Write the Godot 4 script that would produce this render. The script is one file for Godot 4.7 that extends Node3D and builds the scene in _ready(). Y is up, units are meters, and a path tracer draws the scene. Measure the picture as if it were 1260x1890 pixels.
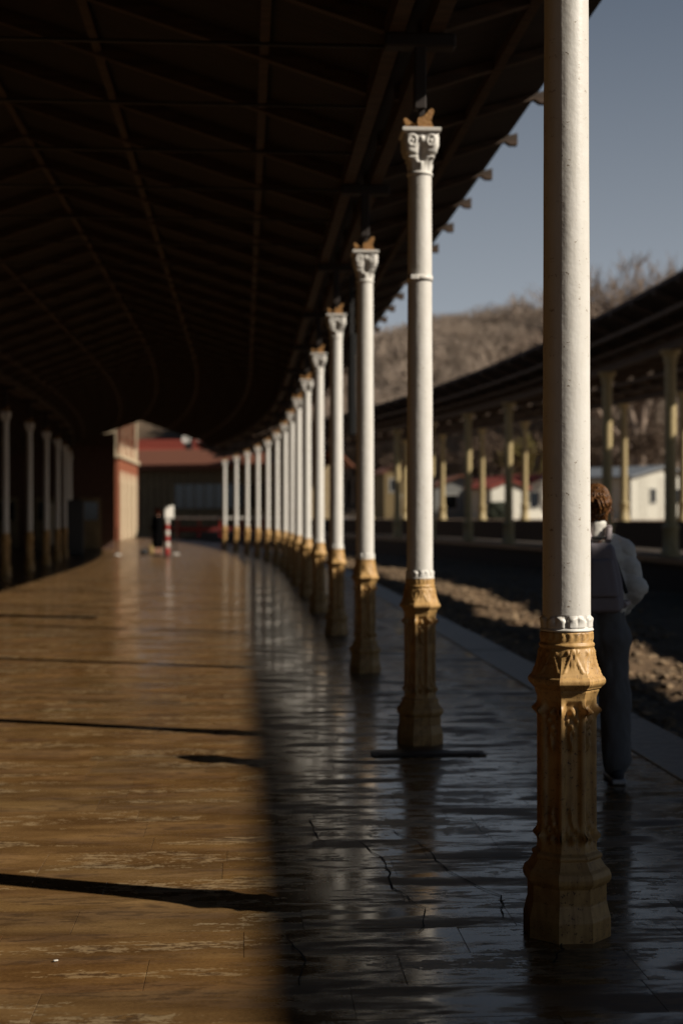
extends Node3D
# An old railway platform under a dark timber canopy carried by white cast iron columns.
# World axes: x runs across the platform (to the right, towards the tracks), y up, -z along the platform.

const EYE := 1.47           # height of the lens above the platform
const YAW := 3.9            # the lens looks this many degrees to the right of the platform's direction
const BEND_FROM := 34.4     # the platform is straight up to here, then curves to the left
const BEND_R := 218.0
const BAY := 4.22
const FIRST := 4.97
const COL_P := 1.136

var M := {}
var rng := RandomNumberGenerator.new()
var names := {}
var stain: FastNoiseLite

# ------------------------------------------------------------------ helpers
func at(p: float, y: float, s: float) -> Vector3:
	if s <= BEND_FROM:
		return Vector3(p, y, -s)
	var a := (s - BEND_FROM) / BEND_R
	var r := BEND_R + p
	return Vector3(-BEND_R + r * cos(a), y, -(BEND_FROM + r * sin(a)))

func heading(s: float) -> float:
	return maxf(0.0, (s - BEND_FROM) / BEND_R)

func view_at(x: float, y: float, depth: float) -> Vector3:
	# a point given by its sideways distance and depth as seen along the lens
	var a := deg_to_rad(YAW)
	return Vector3(x * cos(a) + depth * sin(a), y, -(depth * cos(a) - x * sin(a)))

func numbered(called: String) -> String:
	var n: int = names.get(called, 0)
	names[called] = n + 1
	return called if n == 0 else "%s_%03d" % [called, n]

func thing(called: String, label: String, category: String, where := Vector3.ZERO, turn := 0.0, group := "") -> Node3D:
	var o := Node3D.new()
	o.name = numbered(called)
	add_child(o)
	o.position = where
	o.rotation.y = turn
	tag(o, label, category, group)
	return o

func tag(o: Node, label: String, category: String, group := "") -> void:
	o.set_meta("label", label)
	o.set_meta("category", category)
	if group != "":
		o.set_meta("group", group)

func structure(called: String) -> Node3D:
	var o := Node3D.new()
	o.name = numbered(called)
	add_child(o)
	o.set_meta("kind", "structure")
	return o

func put(called: String, mesh: Mesh, mat: Material, parent: Node, xf := Transform3D.IDENTITY) -> MeshInstance3D:
	var o := MeshInstance3D.new()
	o.name = called
	o.mesh = mesh
	if mat:
		o.material_override = mat
	o.transform = xf
	parent.add_child(o, true)
	return o

func copy_thing(src: Node3D, called: String, where: Vector3, turn: float, label: String) -> Node3D:
	var c: Node3D = src.duplicate()
	c.name = numbered(called)
	add_child(c)
	c.position = where
	c.rotation.y = turn
	c.set_meta("label", label)
	return c

func begin() -> SurfaceTool:
	var st := SurfaceTool.new()
	st.begin(Mesh.PRIMITIVE_TRIANGLES)
	return st

func finish(st: SurfaceTool) -> ArrayMesh:
	st.generate_normals()
	return st.commit()

func quad(st: SurfaceTool, a: Vector3, b: Vector3, c: Vector3, d: Vector3) -> void:
	# a, b, c, d run counter-clockwise as seen from outside
	for v in [a, c, b, a, d, c]:
		st.add_vertex(v)

func box_into(st: SurfaceTool, lo: Vector3, hi: Vector3, xf := Transform3D.IDENTITY) -> void:
	st.set_smooth_group(-1)
	var c := []
	for i in 8:
		c.append(xf * Vector3(hi.x if i & 1 else lo.x, hi.y if i & 2 else lo.y, hi.z if i & 4 else lo.z))
	quad(st, c[4], c[5], c[7], c[6])
	quad(st, c[1], c[0], c[2], c[3])
	quad(st, c[5], c[1], c[3], c[7])
	quad(st, c[0], c[4], c[6], c[2])
	quad(st, c[6], c[7], c[3], c[2])
	quad(st, c[0], c[1], c[5], c[4])

func box_mesh(size: Vector3, bevel := 0.004) -> ArrayMesh:
	# a box with chamfered edges, centred
	var st := begin()
	st.set_smooth_group(-1)
	var h := size / 2.0
	var b := minf(bevel, minf(h.x, minf(h.y, h.z)) * 0.45)
	var faces := [[0, 1, 2], [1, 2, 0], [2, 0, 1]]
	for f in faces:
		var n: int = f[0]
		var u: int = f[1]
		var w: int = f[2]
		for sg in [-1.0, 1.0]:
			var q := []
			for k in [[-1.0, -1.0], [1.0, -1.0], [1.0, 1.0], [-1.0, 1.0]]:
				var v := Vector3.ZERO
				v[n] = h[n] * sg
				v[u] = (h[u] - b) * k[0]
				v[w] = (h[w] - b) * k[1]
				q.append(v)
			if sg > 0:
				quad(st, q[0], q[1], q[2], q[3])
			else:
				quad(st, q[3], q[2], q[1], q[0])
		# the four chamfers that run along axis n
		for k in [[1.0, 1.0], [-1.0, 1.0], [-1.0, -1.0], [1.0, -1.0]]:
			var a0 := Vector3.ZERO
			a0[u] = h[u] * k[0]
			a0[w] = (h[w] - b) * k[1]
			var b0 := Vector3.ZERO
			b0[u] = (h[u] - b) * k[0]
			b0[w] = h[w] * k[1]
			var a1 := a0
			var b1 := b0
			a0[n] = -(h[n] - b)
			b0[n] = -(h[n] - b)
			a1[n] = h[n] - b
			b1[n] = h[n] - b
			if k[0] * k[1] > 0:
				quad(st, a0, b0, b1, a1)
			else:
				quad(st, b0, a0, a1, b1)
	for i in 8:
		var sx := 1.0 if i & 1 else -1.0
		var sy := 1.0 if i & 2 else -1.0
		var sz := 1.0 if i & 4 else -1.0
		var x := Vector3(sx * h.x, sy * (h.y - b), sz * (h.z - b))
		var y := Vector3(sx * (h.x - b), sy * h.y, sz * (h.z - b))
		var z := Vector3(sx * (h.x - b), sy * (h.y - b), sz * h.z)
		if sx * sy * sz > 0:
			for v in [x, z, y]:
				st.add_vertex(v)
		else:
			for v in [x, y, z]:
				st.add_vertex(v)
	return finish(st)

func lathe(profile: Array, sides: int, disp = null) -> ArrayMesh:
	# profile: [radius, height] pairs from the bottom up; disp(angle, height) adds to the radius
	var st := begin()
	st.set_smooth_group(1)
	var rows := []
	for q in profile:
		var row := []
		for k in sides:
			var a := TAU * k / sides
			var r: float = q[0]
			if disp != null:
				r += disp.call(a, q[1])
			row.append(Vector3(r * cos(a), q[1], r * sin(a)))
		rows.append(row)
	for i in rows.size() - 1:
		for k in sides:
			var n := (k + 1) % sides
			quad(st, rows[i][n], rows[i][k], rows[i + 1][k], rows[i + 1][n])
	st.set_smooth_group(-1)
	for e in [0, rows.size() - 1]:
		var c := Vector3(0, profile[e][1], 0)
		for k in sides:
			var n := (k + 1) % sides
			if e == 0:
				for v in [c, rows[e][n], rows[e][k]]:
					st.add_vertex(v)
			else:
				for v in [c, rows[e][k], rows[e][n]]:
					st.add_vertex(v)
	return finish(st)

func dense(profile: Array, step: float) -> Array:
	var out := []
	for i in profile.size() - 1:
		var a: Array = profile[i]
		var b: Array = profile[i + 1]
		var n := maxi(1, int(ceil(absf(b[1] - a[1]) / step)))
		for k in n:
			var t := float(k) / n
			out.append([lerpf(a[0], b[0], t), lerpf(a[1], b[1], t)])
	out.append(profile[-1])
	return out

func tube_into(st: SurfaceTool, a: Vector3, b: Vector3, ra: float, rb: float, sides := 8, caps := true) -> void:
	var d := (b - a).normalized()
	var u := d.cross(Vector3.UP if absf(d.y) < 0.9 else Vector3.RIGHT).normalized()
	var w := d.cross(u)
	st.set_smooth_group(2)
	for k in sides:
		var t0 := TAU * k / sides
		var t1 := TAU * (k + 1) / sides
		var n0 := u * cos(t0) + w * sin(t0)
		var n1 := u * cos(t1) + w * sin(t1)
		quad(st, a + n0 * ra, a + n1 * ra, b + n1 * rb, b + n0 * rb)
	if caps:
		st.set_smooth_group(-1)
		for k in sides:
			var t0 := TAU * k / sides
			var t1 := TAU * (k + 1) / sides
			var n0 := u * cos(t0) + w * sin(t0)
			var n1 := u * cos(t1) + w * sin(t1)
			for v in [a, a + n0 * ra, a + n1 * ra]:
				st.add_vertex(v)
			for v in [b, b + n1 * rb, b + n0 * rb]:
				st.add_vertex(v)

func tube(a: Vector3, b: Vector3, ra: float, rb: float, sides := 10) -> ArrayMesh:
	var st := begin()
	tube_into(st, a, b, ra, rb, sides)
	return finish(st)

func sweep(section: Array, s0: float, s1: float, step: float) -> ArrayMesh:
	# a closed (p, y) section, counter-clockwise as seen looking along the platform, swept along it
	var st := begin()
	st.set_smooth_group(-1)
	var stops := [s0]
	var s := s0
	while s < s1 - 0.001:
		var nxt := s + step
		if s < BEND_FROM and nxt > s:
			nxt = minf(BEND_FROM, s1) if BEND_FROM > s + 0.001 else s + step
		s = minf(nxt, s1)
		stops.append(s)
	var n := section.size()
	for i in stops.size() - 1:
		for k in n:
			var a: Vector2 = section[k]
			var b: Vector2 = section[(k + 1) % n]
			quad(st, at(a.x, a.y, stops[i]), at(b.x, b.y, stops[i]), at(b.x, b.y, stops[i + 1]), at(a.x, a.y, stops[i + 1]))
	var pts := PackedVector2Array()
	for q in section:
		pts.append(q)
	var tri := Geometry2D.triangulate_polygon(pts)
	for k in range(0, tri.size(), 3):
		var t := [pts[tri[k]], pts[tri[k + 1]], pts[tri[k + 2]]]
		for v in t:
			st.add_vertex(at(v.x, v.y, s0))
		for j in [0, 2, 1]:
			st.add_vertex(at(t[j].x, t[j].y, s1))
	return finish(st)

func extrude(outline: Array, depth: float) -> ArrayMesh:
	# an outline in x and y given a depth along z, centred
	var st := begin()
	st.set_smooth_group(-1)
	var pts := PackedVector2Array()
	for q in outline:
		pts.append(q)
	var n := pts.size()
	var h := depth / 2.0
	var tri := Geometry2D.triangulate_polygon(pts)
	for k in range(0, tri.size(), 3):
		for j in [0, 2, 1]:
			var q := pts[tri[k + j]]
			st.add_vertex(Vector3(q.x, q.y, h))
		for j in [0, 1, 2]:
			var q := pts[tri[k + j]]
			st.add_vertex(Vector3(q.x, q.y, -h))
	for k in n:
		var a := pts[k]
		var b := pts[(k + 1) % n]
		quad(st, Vector3(a.x, a.y, h), Vector3(a.x, a.y, -h), Vector3(b.x, b.y, -h), Vector3(b.x, b.y, h))
	return finish(st)

func blobs(bones: Array, cell: float, sharp: float, disp = null) -> ArrayMesh:
	# tapered capsules [a, ra, b, rb] joined smoothly and meshed as surface nets
	var lo := Vector3.INF
	var hi := -Vector3.INF
	for b in bones:
		var m: float = maxf(b[1], b[3]) + cell * 3.0 + 0.02
		for e in [b[0], b[2]]:
			lo = lo.min(e - Vector3.ONE * m)
			hi = hi.max(e + Vector3.ONE * m)
	var nx := int((hi.x - lo.x) / cell) + 2
	var ny := int((hi.y - lo.y) / cell) + 2
	var nz := int((hi.z - lo.z) / cell) + 2
	var f := PackedFloat32Array()
	f.resize(nx * ny * nz)
	for bone in bones:
		var a: Vector3 = bone[0]
		var b: Vector3 = bone[2]
		var ra: float = bone[1]
		var rb: float = bone[3]
		var m := maxf(ra, rb) + cell * 2.0 + 0.015
		var l := (a.min(b) - Vector3.ONE * m - lo) / cell
		var g := (a.max(b) + Vector3.ONE * m - lo) / cell
		var ab := b - a
		var len2 := maxf(ab.length_squared(), 1e-9)
		for i in range(maxi(0, int(l.x)), mini(nx, int(g.x) + 2)):
			for j in range(maxi(0, int(l.y)), mini(ny, int(g.y) + 2)):
				for k in range(maxi(0, int(l.z)), mini(nz, int(g.z) + 2)):
					var q := lo + Vector3(i, j, k) * cell
					var t := clampf((q - a).dot(ab) / len2, 0.0, 1.0)
					var d := (q - a - ab * t).length() - lerpf(ra, rb, t)
					if d < 0.07:
						f[(i * ny + j) * nz + k] += exp(-sharp * d)
	for i in f.size():
		f[i] = -log(maxf(f[i], 1e-3)) / sharp
	var ids := {}
	var verts := PackedVector3Array()
	var norms := PackedVector3Array()
	var index := PackedInt32Array()
	var off := [0, nz * ny, nz, nz * ny + nz, 1, nz * ny + 1, nz + 1, nz * ny + nz + 1]
	var edges := [[0, 1], [2, 3], [4, 5], [6, 7], [0, 2], [1, 3], [4, 6], [5, 7], [0, 4], [1, 5], [2, 6], [3, 7]]
	for i in nx - 1:
		for j in ny - 1:
			var base := (i * ny + j) * nz
			for k in nz - 1:
				var o := base + k
				var inside := 0
				for c in 8:
					if f[o + off[c]] < 0.0:
						inside += 1
				if inside == 0 or inside == 8:
					continue
				var sum := Vector3.ZERO
				var n := 0
				for e in edges:
					var fa := f[o + off[e[0]]]
					var fb := f[o + off[e[1]]]
					if (fa < 0.0) != (fb < 0.0):
						var t := fa / (fa - fb)
						var ca := Vector3(e[0] & 1, (e[0] >> 1) & 1, e[0] >> 2)
						var cb := Vector3(e[1] & 1, (e[1] >> 1) & 1, e[1] >> 2)
						sum += ca.lerp(cb, t)
						n += 1
				var gx := f[o + off[1]] + f[o + off[3]] + f[o + off[5]] + f[o + off[7]] - f[o] - f[o + off[2]] - f[o + off[4]] - f[o + off[6]]
				var gy := f[o + off[2]] + f[o + off[3]] + f[o + off[6]] + f[o + off[7]] - f[o] - f[o + off[1]] - f[o + off[4]] - f[o + off[5]]
				var gz := f[o + off[4]] + f[o + off[5]] + f[o + off[6]] + f[o + off[7]] - f[o] - f[o + off[1]] - f[o + off[2]] - f[o + off[3]]
				ids[o] = verts.size()
				var nrm := Vector3(gx, gy, gz).normalized()
				var pos := lo + (Vector3(i, j, k) + sum / n) * cell
				if disp != null:
					pos += nrm * float(disp.call(pos))
				verts.append(pos)
				norms.append(nrm)
	var step := [ny * nz, nz, 1]
	for o in ids:
		for ax in 3:
			var u: int = step[(ax + 1) % 3]
			var w: int = step[(ax + 2) % 3]
			var fa := f[o]
			var fb := f[o + step[ax]]
			if (fa < 0.0) == (fb < 0.0):
				continue
			if not (ids.has(o - u) and ids.has(o - w) and ids.has(o - u - w)):
				continue
			var a: int = ids[o]
			var b: int = ids[o - u]
			var c: int = ids[o - u - w]
			var d: int = ids[o - w]
			if fa < 0.0:
				index.append_array([a, c, b, a, d, c])
			else:
				index.append_array([a, b, c, a, c, d])
	var st := begin()
	for i in verts.size():
		st.set_smooth_group(0)
		st.add_vertex(verts[i])
	for i in index:
		st.add_index(i)
	st.generate_normals()
	return st.commit()

func rounded(size: Vector3, r: float, n := 6, disp = null) -> ArrayMesh:
	# a soft box: a subdivided cube pushed onto a rounded box
	var st := begin()
	st.set_smooth_group(1)
	var inner := size / 2.0 - Vector3.ONE * r
	for ax in 3:
		for sg in [-1.0, 1.0]:
			var g := []
			for i in n + 1:
				var row := []
				for j in n + 1:
					var v := Vector3.ZERO
					v[ax] = sg
					v[(ax + 1) % 3] = -1.0 + 2.0 * i / n
					v[(ax + 2) % 3] = -1.0 + 2.0 * j / n
					var q := v * (size / 2.0)
					var c := q.clamp(-inner, inner)
					q = c + (q - c).normalized() * r if q != c else q
					if disp != null:
						q += disp.call(q)
					row.append(q)
				g.append(row)
			for i in n:
				for j in n:
					if sg > 0:
						quad(st, g[i][j], g[i + 1][j], g[i + 1][j + 1], g[i][j + 1])
					else:
						quad(st, g[i][j], g[i][j + 1], g[i + 1][j + 1], g[i + 1][j])
	return finish(st)

func bell(x: float, mid: float, wide: float) -> float:
	var t := (x - mid) / wide
	return exp(-t * t)

# ------------------------------------------------------------------ materials
func noise(seed_: int, freq: float, octaves := 4, kind := FastNoiseLite.TYPE_SIMPLEX_SMOOTH) -> FastNoiseLite:
	var n := FastNoiseLite.new()
	n.seed = seed_
	n.frequency = freq
	n.noise_type = kind
	n.fractal_octaves = octaves
	if octaves <= 1:
		n.fractal_type = FastNoiseLite.FRACTAL_NONE
	return n

func grey(n: FastNoiseLite, w: int, h: int, to := Vector2i.ZERO) -> PackedByteArray:
	var im := n.get_seamless_image(w, h)
	im.convert(Image.FORMAT_L8)
	if to != Vector2i.ZERO:
		im.resize(to.x, to.y, Image.INTERPOLATE_CUBIC)
	return im.get_data()

func tex_rgb(d: PackedByteArray, size: int) -> ImageTexture:
	return ImageTexture.create_from_image(Image.create_from_data(size, size, false, Image.FORMAT_RGB8, d))

func tex_l(d: PackedByteArray, size: int) -> ImageTexture:
	return ImageTexture.create_from_image(Image.create_from_data(size, size, false, Image.FORMAT_L8, d))

func mottled(c0: Color, c1: Color, seed_: int, freq: float, size := 512, octaves := 5, w := 0, h := 0) -> ImageTexture:
	# a seamless texture that wanders between two colours; w and h below size stretch it
	var a := grey(noise(seed_, freq, octaves), w if w else size, h if h else size, Vector2i(size, size))
	var d := PackedByteArray()
	d.resize(size * size * 3)
	for i in size * size:
		var t := smoothstep(0.2, 0.8, a[i] / 255.0)
		d[i * 3] = int(255.0 * lerpf(c0.r, c1.r, t))
		d[i * 3 + 1] = int(255.0 * lerpf(c0.g, c1.g, t))
		d[i * 3 + 2] = int(255.0 * lerpf(c0.b, c1.b, t))
	return tex_rgb(d, size)

func surface(c: Color, rough := 0.7) -> StandardMaterial3D:
	var m := StandardMaterial3D.new()
	m.albedo_color = Color(c.r * 0.905, c.g * 0.905, c.b * 0.905)
	m.roughness = rough
	return m

func textured(tex: Texture2D, rough: float, scale: float, bump: Texture2D = null, depth := 0.2, world := false) -> StandardMaterial3D:
	var m := StandardMaterial3D.new()
	m.albedo_texture = tex
	m.albedo_color = Color(0.905, 0.905, 0.905)
	m.roughness = rough
	m.uv1_triplanar = true
	m.uv1_world_triplanar = world
	m.uv1_scale = Vector3.ONE * scale
	if bump:
		m.heightmap_enabled = true
		m.heightmap_texture = bump
		m.heightmap_scale = depth
	return m

func make_materials() -> void:
	var fine := NoiseTexture2D.new()
	var lumps := tex_l(grey(noise(11, 0.02, 5), 512, 512), 512)
	fine = null
	# white paint, many coats: lumps, pits and chips that show a greyer coat and a little rust
	var size := 512
	var a := grey(noise(21, 0.012, 4), size, size)
	var b := grey(noise(22, 0.06, 3), size, size)
	var c := grey(noise(23, 0.018, 5, FastNoiseLite.TYPE_SIMPLEX), 1024, 128, Vector2i(size, size))
	var col := PackedByteArray()
	col.resize(size * size * 3)
	var hgt := PackedByteArray()
	hgt.resize(size * size)
	for i in size * size:
		var t := a[i] / 255.0
		var chip := smoothstep(0.75, 0.82, b[i] / 255.0) * smoothstep(0.45, 0.7, t)
		var run := smoothstep(0.35, 0.75, c[i] / 255.0)
		var w := Color(0.925, 0.91, 0.88).lerp(Color(0.875, 0.855, 0.815), 0.45 * run + 0.55 * t)
		w = w.lerp(Color(0.50, 0.43, 0.35), chip * 0.75)
		col[i * 3] = int(w.r * 255)
		col[i * 3 + 1] = int(w.g * 255)
		col[i * 3 + 2] = int(w.b * 255)
		hgt[i] = int(255.0 * clampf(0.6 * t + 0.10 * run + 0.3 * b[i] / 255.0 - 0.25 * chip, 0, 1))
	var white_tex := tex_rgb(col, size)
	var white_h := tex_l(hgt, size)
	M.white = textured(white_tex, 0.45, 1.3, white_h, 0.16, true)
	M.white_relief = textured(white_tex, 0.5, 2.3, white_h, 0.10)
	# ochre paint on the bases, worn through to dark iron in spots
	for i in size * size:
		var t := a[i] / 255.0
		var chip := smoothstep(0.70, 0.76, b[i] / 255.0) * smoothstep(0.35, 0.6, t)
		var w := Color(0.835, 0.67, 0.42).lerp(Color(0.70, 0.54, 0.32), smoothstep(0.3, 0.75, c[i] / 255.0 * 0.5 + t * 0.5))
		w = w.lerp(Color(0.24, 0.145, 0.08), chip * 0.8)
		col[i * 3] = int(w.r * 255)
		col[i * 3 + 1] = int(w.g * 255)
		col[i * 3 + 2] = int(w.b * 255)
		hgt[i] = int(255.0 * clampf(0.5 * t + 0.4 * b[i] / 255.0 - 0.35 * chip, 0, 1))
	M.ochre = textured(tex_rgb(col, size), 0.5, 1.9, tex_l(hgt, size), 0.10, true)
	M.bracket = textured(mottled(Color(0.56, 0.39, 0.21), Color(0.72, 0.54, 0.30), 31, 0.03), 0.6, 3.0, lumps, 0.3)
	M.post = surface(Color(0.16, 0.115, 0.085), 0.65)
	# timber: grain drawn out along one axis
	var grain := tex_l(grey(noise(41, 0.03, 4), 64, 512, Vector2i(512, 512)), 512)
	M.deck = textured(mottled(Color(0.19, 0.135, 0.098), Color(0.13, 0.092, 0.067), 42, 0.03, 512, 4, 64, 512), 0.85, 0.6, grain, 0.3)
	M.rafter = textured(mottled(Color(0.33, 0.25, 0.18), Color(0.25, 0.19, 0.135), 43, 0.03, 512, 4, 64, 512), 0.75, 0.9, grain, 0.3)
	M.iron = surface(Color(0.15, 0.125, 0.105), 0.55)
	M.roof_tile = textured(mottled(Color(0.30, 0.20, 0.16), Color(0.20, 0.13, 0.10), 46, 0.05), 0.8, 0.5, lumps, 0.5)
	make_floor()
	# the rest
	M.kerb = textured(mottled(Color(0.37, 0.30, 0.215), Color(0.26, 0.20, 0.14), 51, 0.03), 0.45, 0.8, lumps, 0.5, true)
	M.bed = textured(mottled(Color(0.47, 0.365, 0.24), Color(0.31, 0.235, 0.15), 52, 0.04), 0.95, 0.7, lumps, 1.5, true)
	M.core = textured(mottled(Color(0.27, 0.22, 0.175), Color(0.20, 0.16, 0.12), 53, 0.03), 0.9, 0.5, lumps, 0.5, true)
	M.pale_ground = textured(mottled(Color(0.58, 0.49, 0.40), Color(0.47, 0.39, 0.31), 54, 0.03), 0.9, 0.3, lumps, 0.4, true)
	M.cream = textured(mottled(Color(0.75, 0.67, 0.475), Color(0.65, 0.575, 0.40), 55, 0.02), 0.6, 0.8, lumps, 0.3)
	M.wood_wall = textured(mottled(Color(0.52, 0.46, 0.34), Color(0.42, 0.36, 0.26), 56, 0.03, 512, 4, 512, 64), 0.8, 0.4, lumps, 0.3)
	M.tile_red = textured(mottled(Color(0.60, 0.23, 0.14), Color(0.44, 0.17, 0.11), 57, 0.06), 0.8, 0.4, lumps, 0.4)
	M.tile_brown = textured(mottled(Color(0.50, 0.29, 0.18), Color(0.38, 0.22, 0.14), 58, 0.06), 0.8, 0.4, lumps, 0.4)
	M.stone = textured(mottled(Color(0.83, 0.76, 0.64), Color(0.70, 0.62, 0.50), 59, 0.03), 0.8, 0.6, lumps, 0.4)
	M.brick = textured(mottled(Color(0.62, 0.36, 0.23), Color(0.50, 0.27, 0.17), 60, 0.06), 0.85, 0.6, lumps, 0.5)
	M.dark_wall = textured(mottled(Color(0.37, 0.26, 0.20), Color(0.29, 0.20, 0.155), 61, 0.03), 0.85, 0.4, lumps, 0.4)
	M.white_wall = textured(mottled(Color(0.84, 0.83, 0.78), Color(0.77, 0.75, 0.69), 62, 0.02), 0.75, 0.4, lumps, 0.2)
	M.grey_wall = surface(Color(0.52, 0.52, 0.50), 0.8)
	M.glass = surface(Color(0.05, 0.055, 0.06), 0.08)
	M.frame = surface(Color(0.80, 0.79, 0.75), 0.6)
	M.grey_roof = surface(Color(0.45, 0.47, 0.49), 0.6)
	M.black = surface(Color(0.035, 0.033, 0.032), 0.6)
	M.hill = textured(mottled(Color(0.49, 0.41, 0.32), Color(0.41, 0.34, 0.265), 63, 0.03), 1.0, 0.06, lumps, 3.0, true)
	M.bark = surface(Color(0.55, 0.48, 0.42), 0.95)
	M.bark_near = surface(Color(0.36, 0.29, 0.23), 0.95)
	M.leaf_dark = surface(Color(0.14, 0.17, 0.09), 0.8)
	M.leaf_yellow = surface(Color(0.42, 0.37, 0.15), 0.8)
	M.red = surface(Color(0.62, 0.10, 0.06), 0.6)
	M.sign_white = surface(Color(0.84, 0.82, 0.78), 0.6)

func make_floor() -> void:
	var size := 1024
	var n := size * size
	var full := Vector2i(size, size)
	var streak := grey(noise(1, 0.016, 5), 224, 1024, full)
	var fine := grey(noise(2, 0.06, 4), 320, 1024, full)
	var grit := grey(noise(3, 0.16, 3), size, size)
	var cloud := grey(noise(6, 0.008, 4), 512, 1024, full)
	var patch := grey(noise(4, 0.008, 5), 340, 1024, full)
	var flake := grey(noise(5, 0.075, 3), 400, 1024, full)
	var col := PackedByteArray()
	col.resize(n * 3)
	var rough := PackedByteArray()
	rough.resize(n)
	var hgt := PackedByteArray()
	hgt.resize(n)
	var c_dark := Color(0.35, 0.25, 0.145)
	var c_light := Color(0.585, 0.452, 0.285)
	var c_flake := Color(0.66, 0.575, 0.44)
	var c_pit := Color(0.235, 0.17, 0.11)
	var c_dirt := Color(0.20, 0.14, 0.085)
	for i in n:
		var s := streak[i] / 255.0
		var f := fine[i] / 255.0
		var g := grit[i] / 255.0
		var c := cloud[i] / 255.0
		var k := flake[i] / 255.0
		# where the face of the stone has flaked off
		var p := smoothstep(0.66, 0.74, patch[i] / 255.0 + (k - 0.5) * 0.30 + (g - 0.5) * 0.15)
		var low := smoothstep(0.56, 0.20, patch[i] / 255.0 + (s - 0.5) * 0.45 + (f - 0.5) * 0.35 + (g - 0.5) * 0.15)
		var t := clampf(0.30 * smoothstep(0.2, 0.8, s) + 0.20 * f + 0.42 * smoothstep(0.2, 0.8, c) + (g - 0.5) * 0.35 + 0.05, 0, 1)
		var w := c_dark.lerp(c_light, t)
		w = w.lerp(c_pit.lerp(c_flake, smoothstep(0.36, 0.66, k * 0.7 + g * 0.3)), p * 0.62)
		w = w.lerp(c_dirt, 0.45 * low * smoothstep(0.45, 0.7, f))
		col[i * 3] = int(w.r * 255)
		col[i * 3 + 1] = int(w.g * 255)
		col[i * 3 + 2] = int(w.b * 255)
		rough[i] = int(255.0 * clampf(0.09 + 0.10 * (1.0 - t) + 0.30 * p + 0.42 * low + 0.10 * (g - 0.5), 0.06, 0.9))
		hgt[i] = int(255.0 * clampf(0.55 + 0.35 * (s - 0.5) + 0.15 * (f - 0.5) - 0.25 * low - 0.5 * p * (0.8 - k) + 0.08 * (g - 0.5), 0, 1))
	var m := StandardMaterial3D.new()
	m.albedo_texture = tex_rgb(col, size)
	m.albedo_color = Color(0.905, 0.905, 0.905)
	m.roughness = 1.0
	m.roughness_texture = tex_l(rough, size)
	m.roughness_texture_channel = BaseMaterial3D.TEXTURE_CHANNEL_RED
	m.heightmap_enabled = true
	m.heightmap_texture = tex_l(hgt, size)
	m.heightmap_scale = 0.026
	m.vertex_color_use_as_albedo = true
	m.metallic_specular = 0.42
	M.floor = m

# ------------------------------------------------------------------ platform
func slab_into(st: SurfaceTool, p0: float, p1: float, s0: float, s1: float, y: float, tilt: Vector2) -> void:
	var tone := (rng.randf_range(0.84, 1.04) if rng.randf() > 0.2 else rng.randf_range(0.66, 1.2)) + 0.24 * stain.get_noise_2d((p0 + p1) / 2.0, (s0 + s1) / 2.0)
	var warm := rng.randf_range(-0.06, 0.06)
	var c := Color(tone * (1.0 + warm), tone, tone * (1.0 - 1.6 * warm))
	var off := Vector2(rng.randf(), rng.randf()) * 0.012
	var e := 0.0006
	var d := 0.014
	var o := []
	var i := []
	for k in [[p0, s0], [p1, s0], [p1, s1], [p0, s1]]:
		var h: float = y + (k[0] - (p0 + p1) / 2.0) * tilt.x + (k[1] - (s0 + s1) / 2.0) * tilt.y
		o.append([at(k[0], h - d, k[1]), Vector2(k[0], k[1])])
		var kp: float = k[0] + (e if k[0] == p0 else -e)
		var ks: float = k[1] + (e if k[1] == s0 else -e)
		i.append([at(kp, h, ks), Vector2(kp, ks)])
		o[-1].append(at(k[0], h - e * 0.7, k[1]))
	st.set_color(c)
	st.set_smooth_group(-1)
	var emit := func(q: Array) -> void:
		for j in [0, 2, 1, 0, 3, 2]:
			st.set_color(c)
			st.set_uv((q[j][1] as Vector2) * Vector2(0.29, 0.36) + off)
			st.add_vertex(q[j][0])
	emit.call([i[0], i[1], i[2], i[3]])
	for k in 4:
		var m := (k + 1) % 4
		emit.call([[o[k][2], o[k][1]], [o[m][2], o[m][1]], i[m], i[k]])
		emit.call([o[k], o[m], [o[m][2], o[m][1]], [o[k][2], o[k][1]]])

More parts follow.
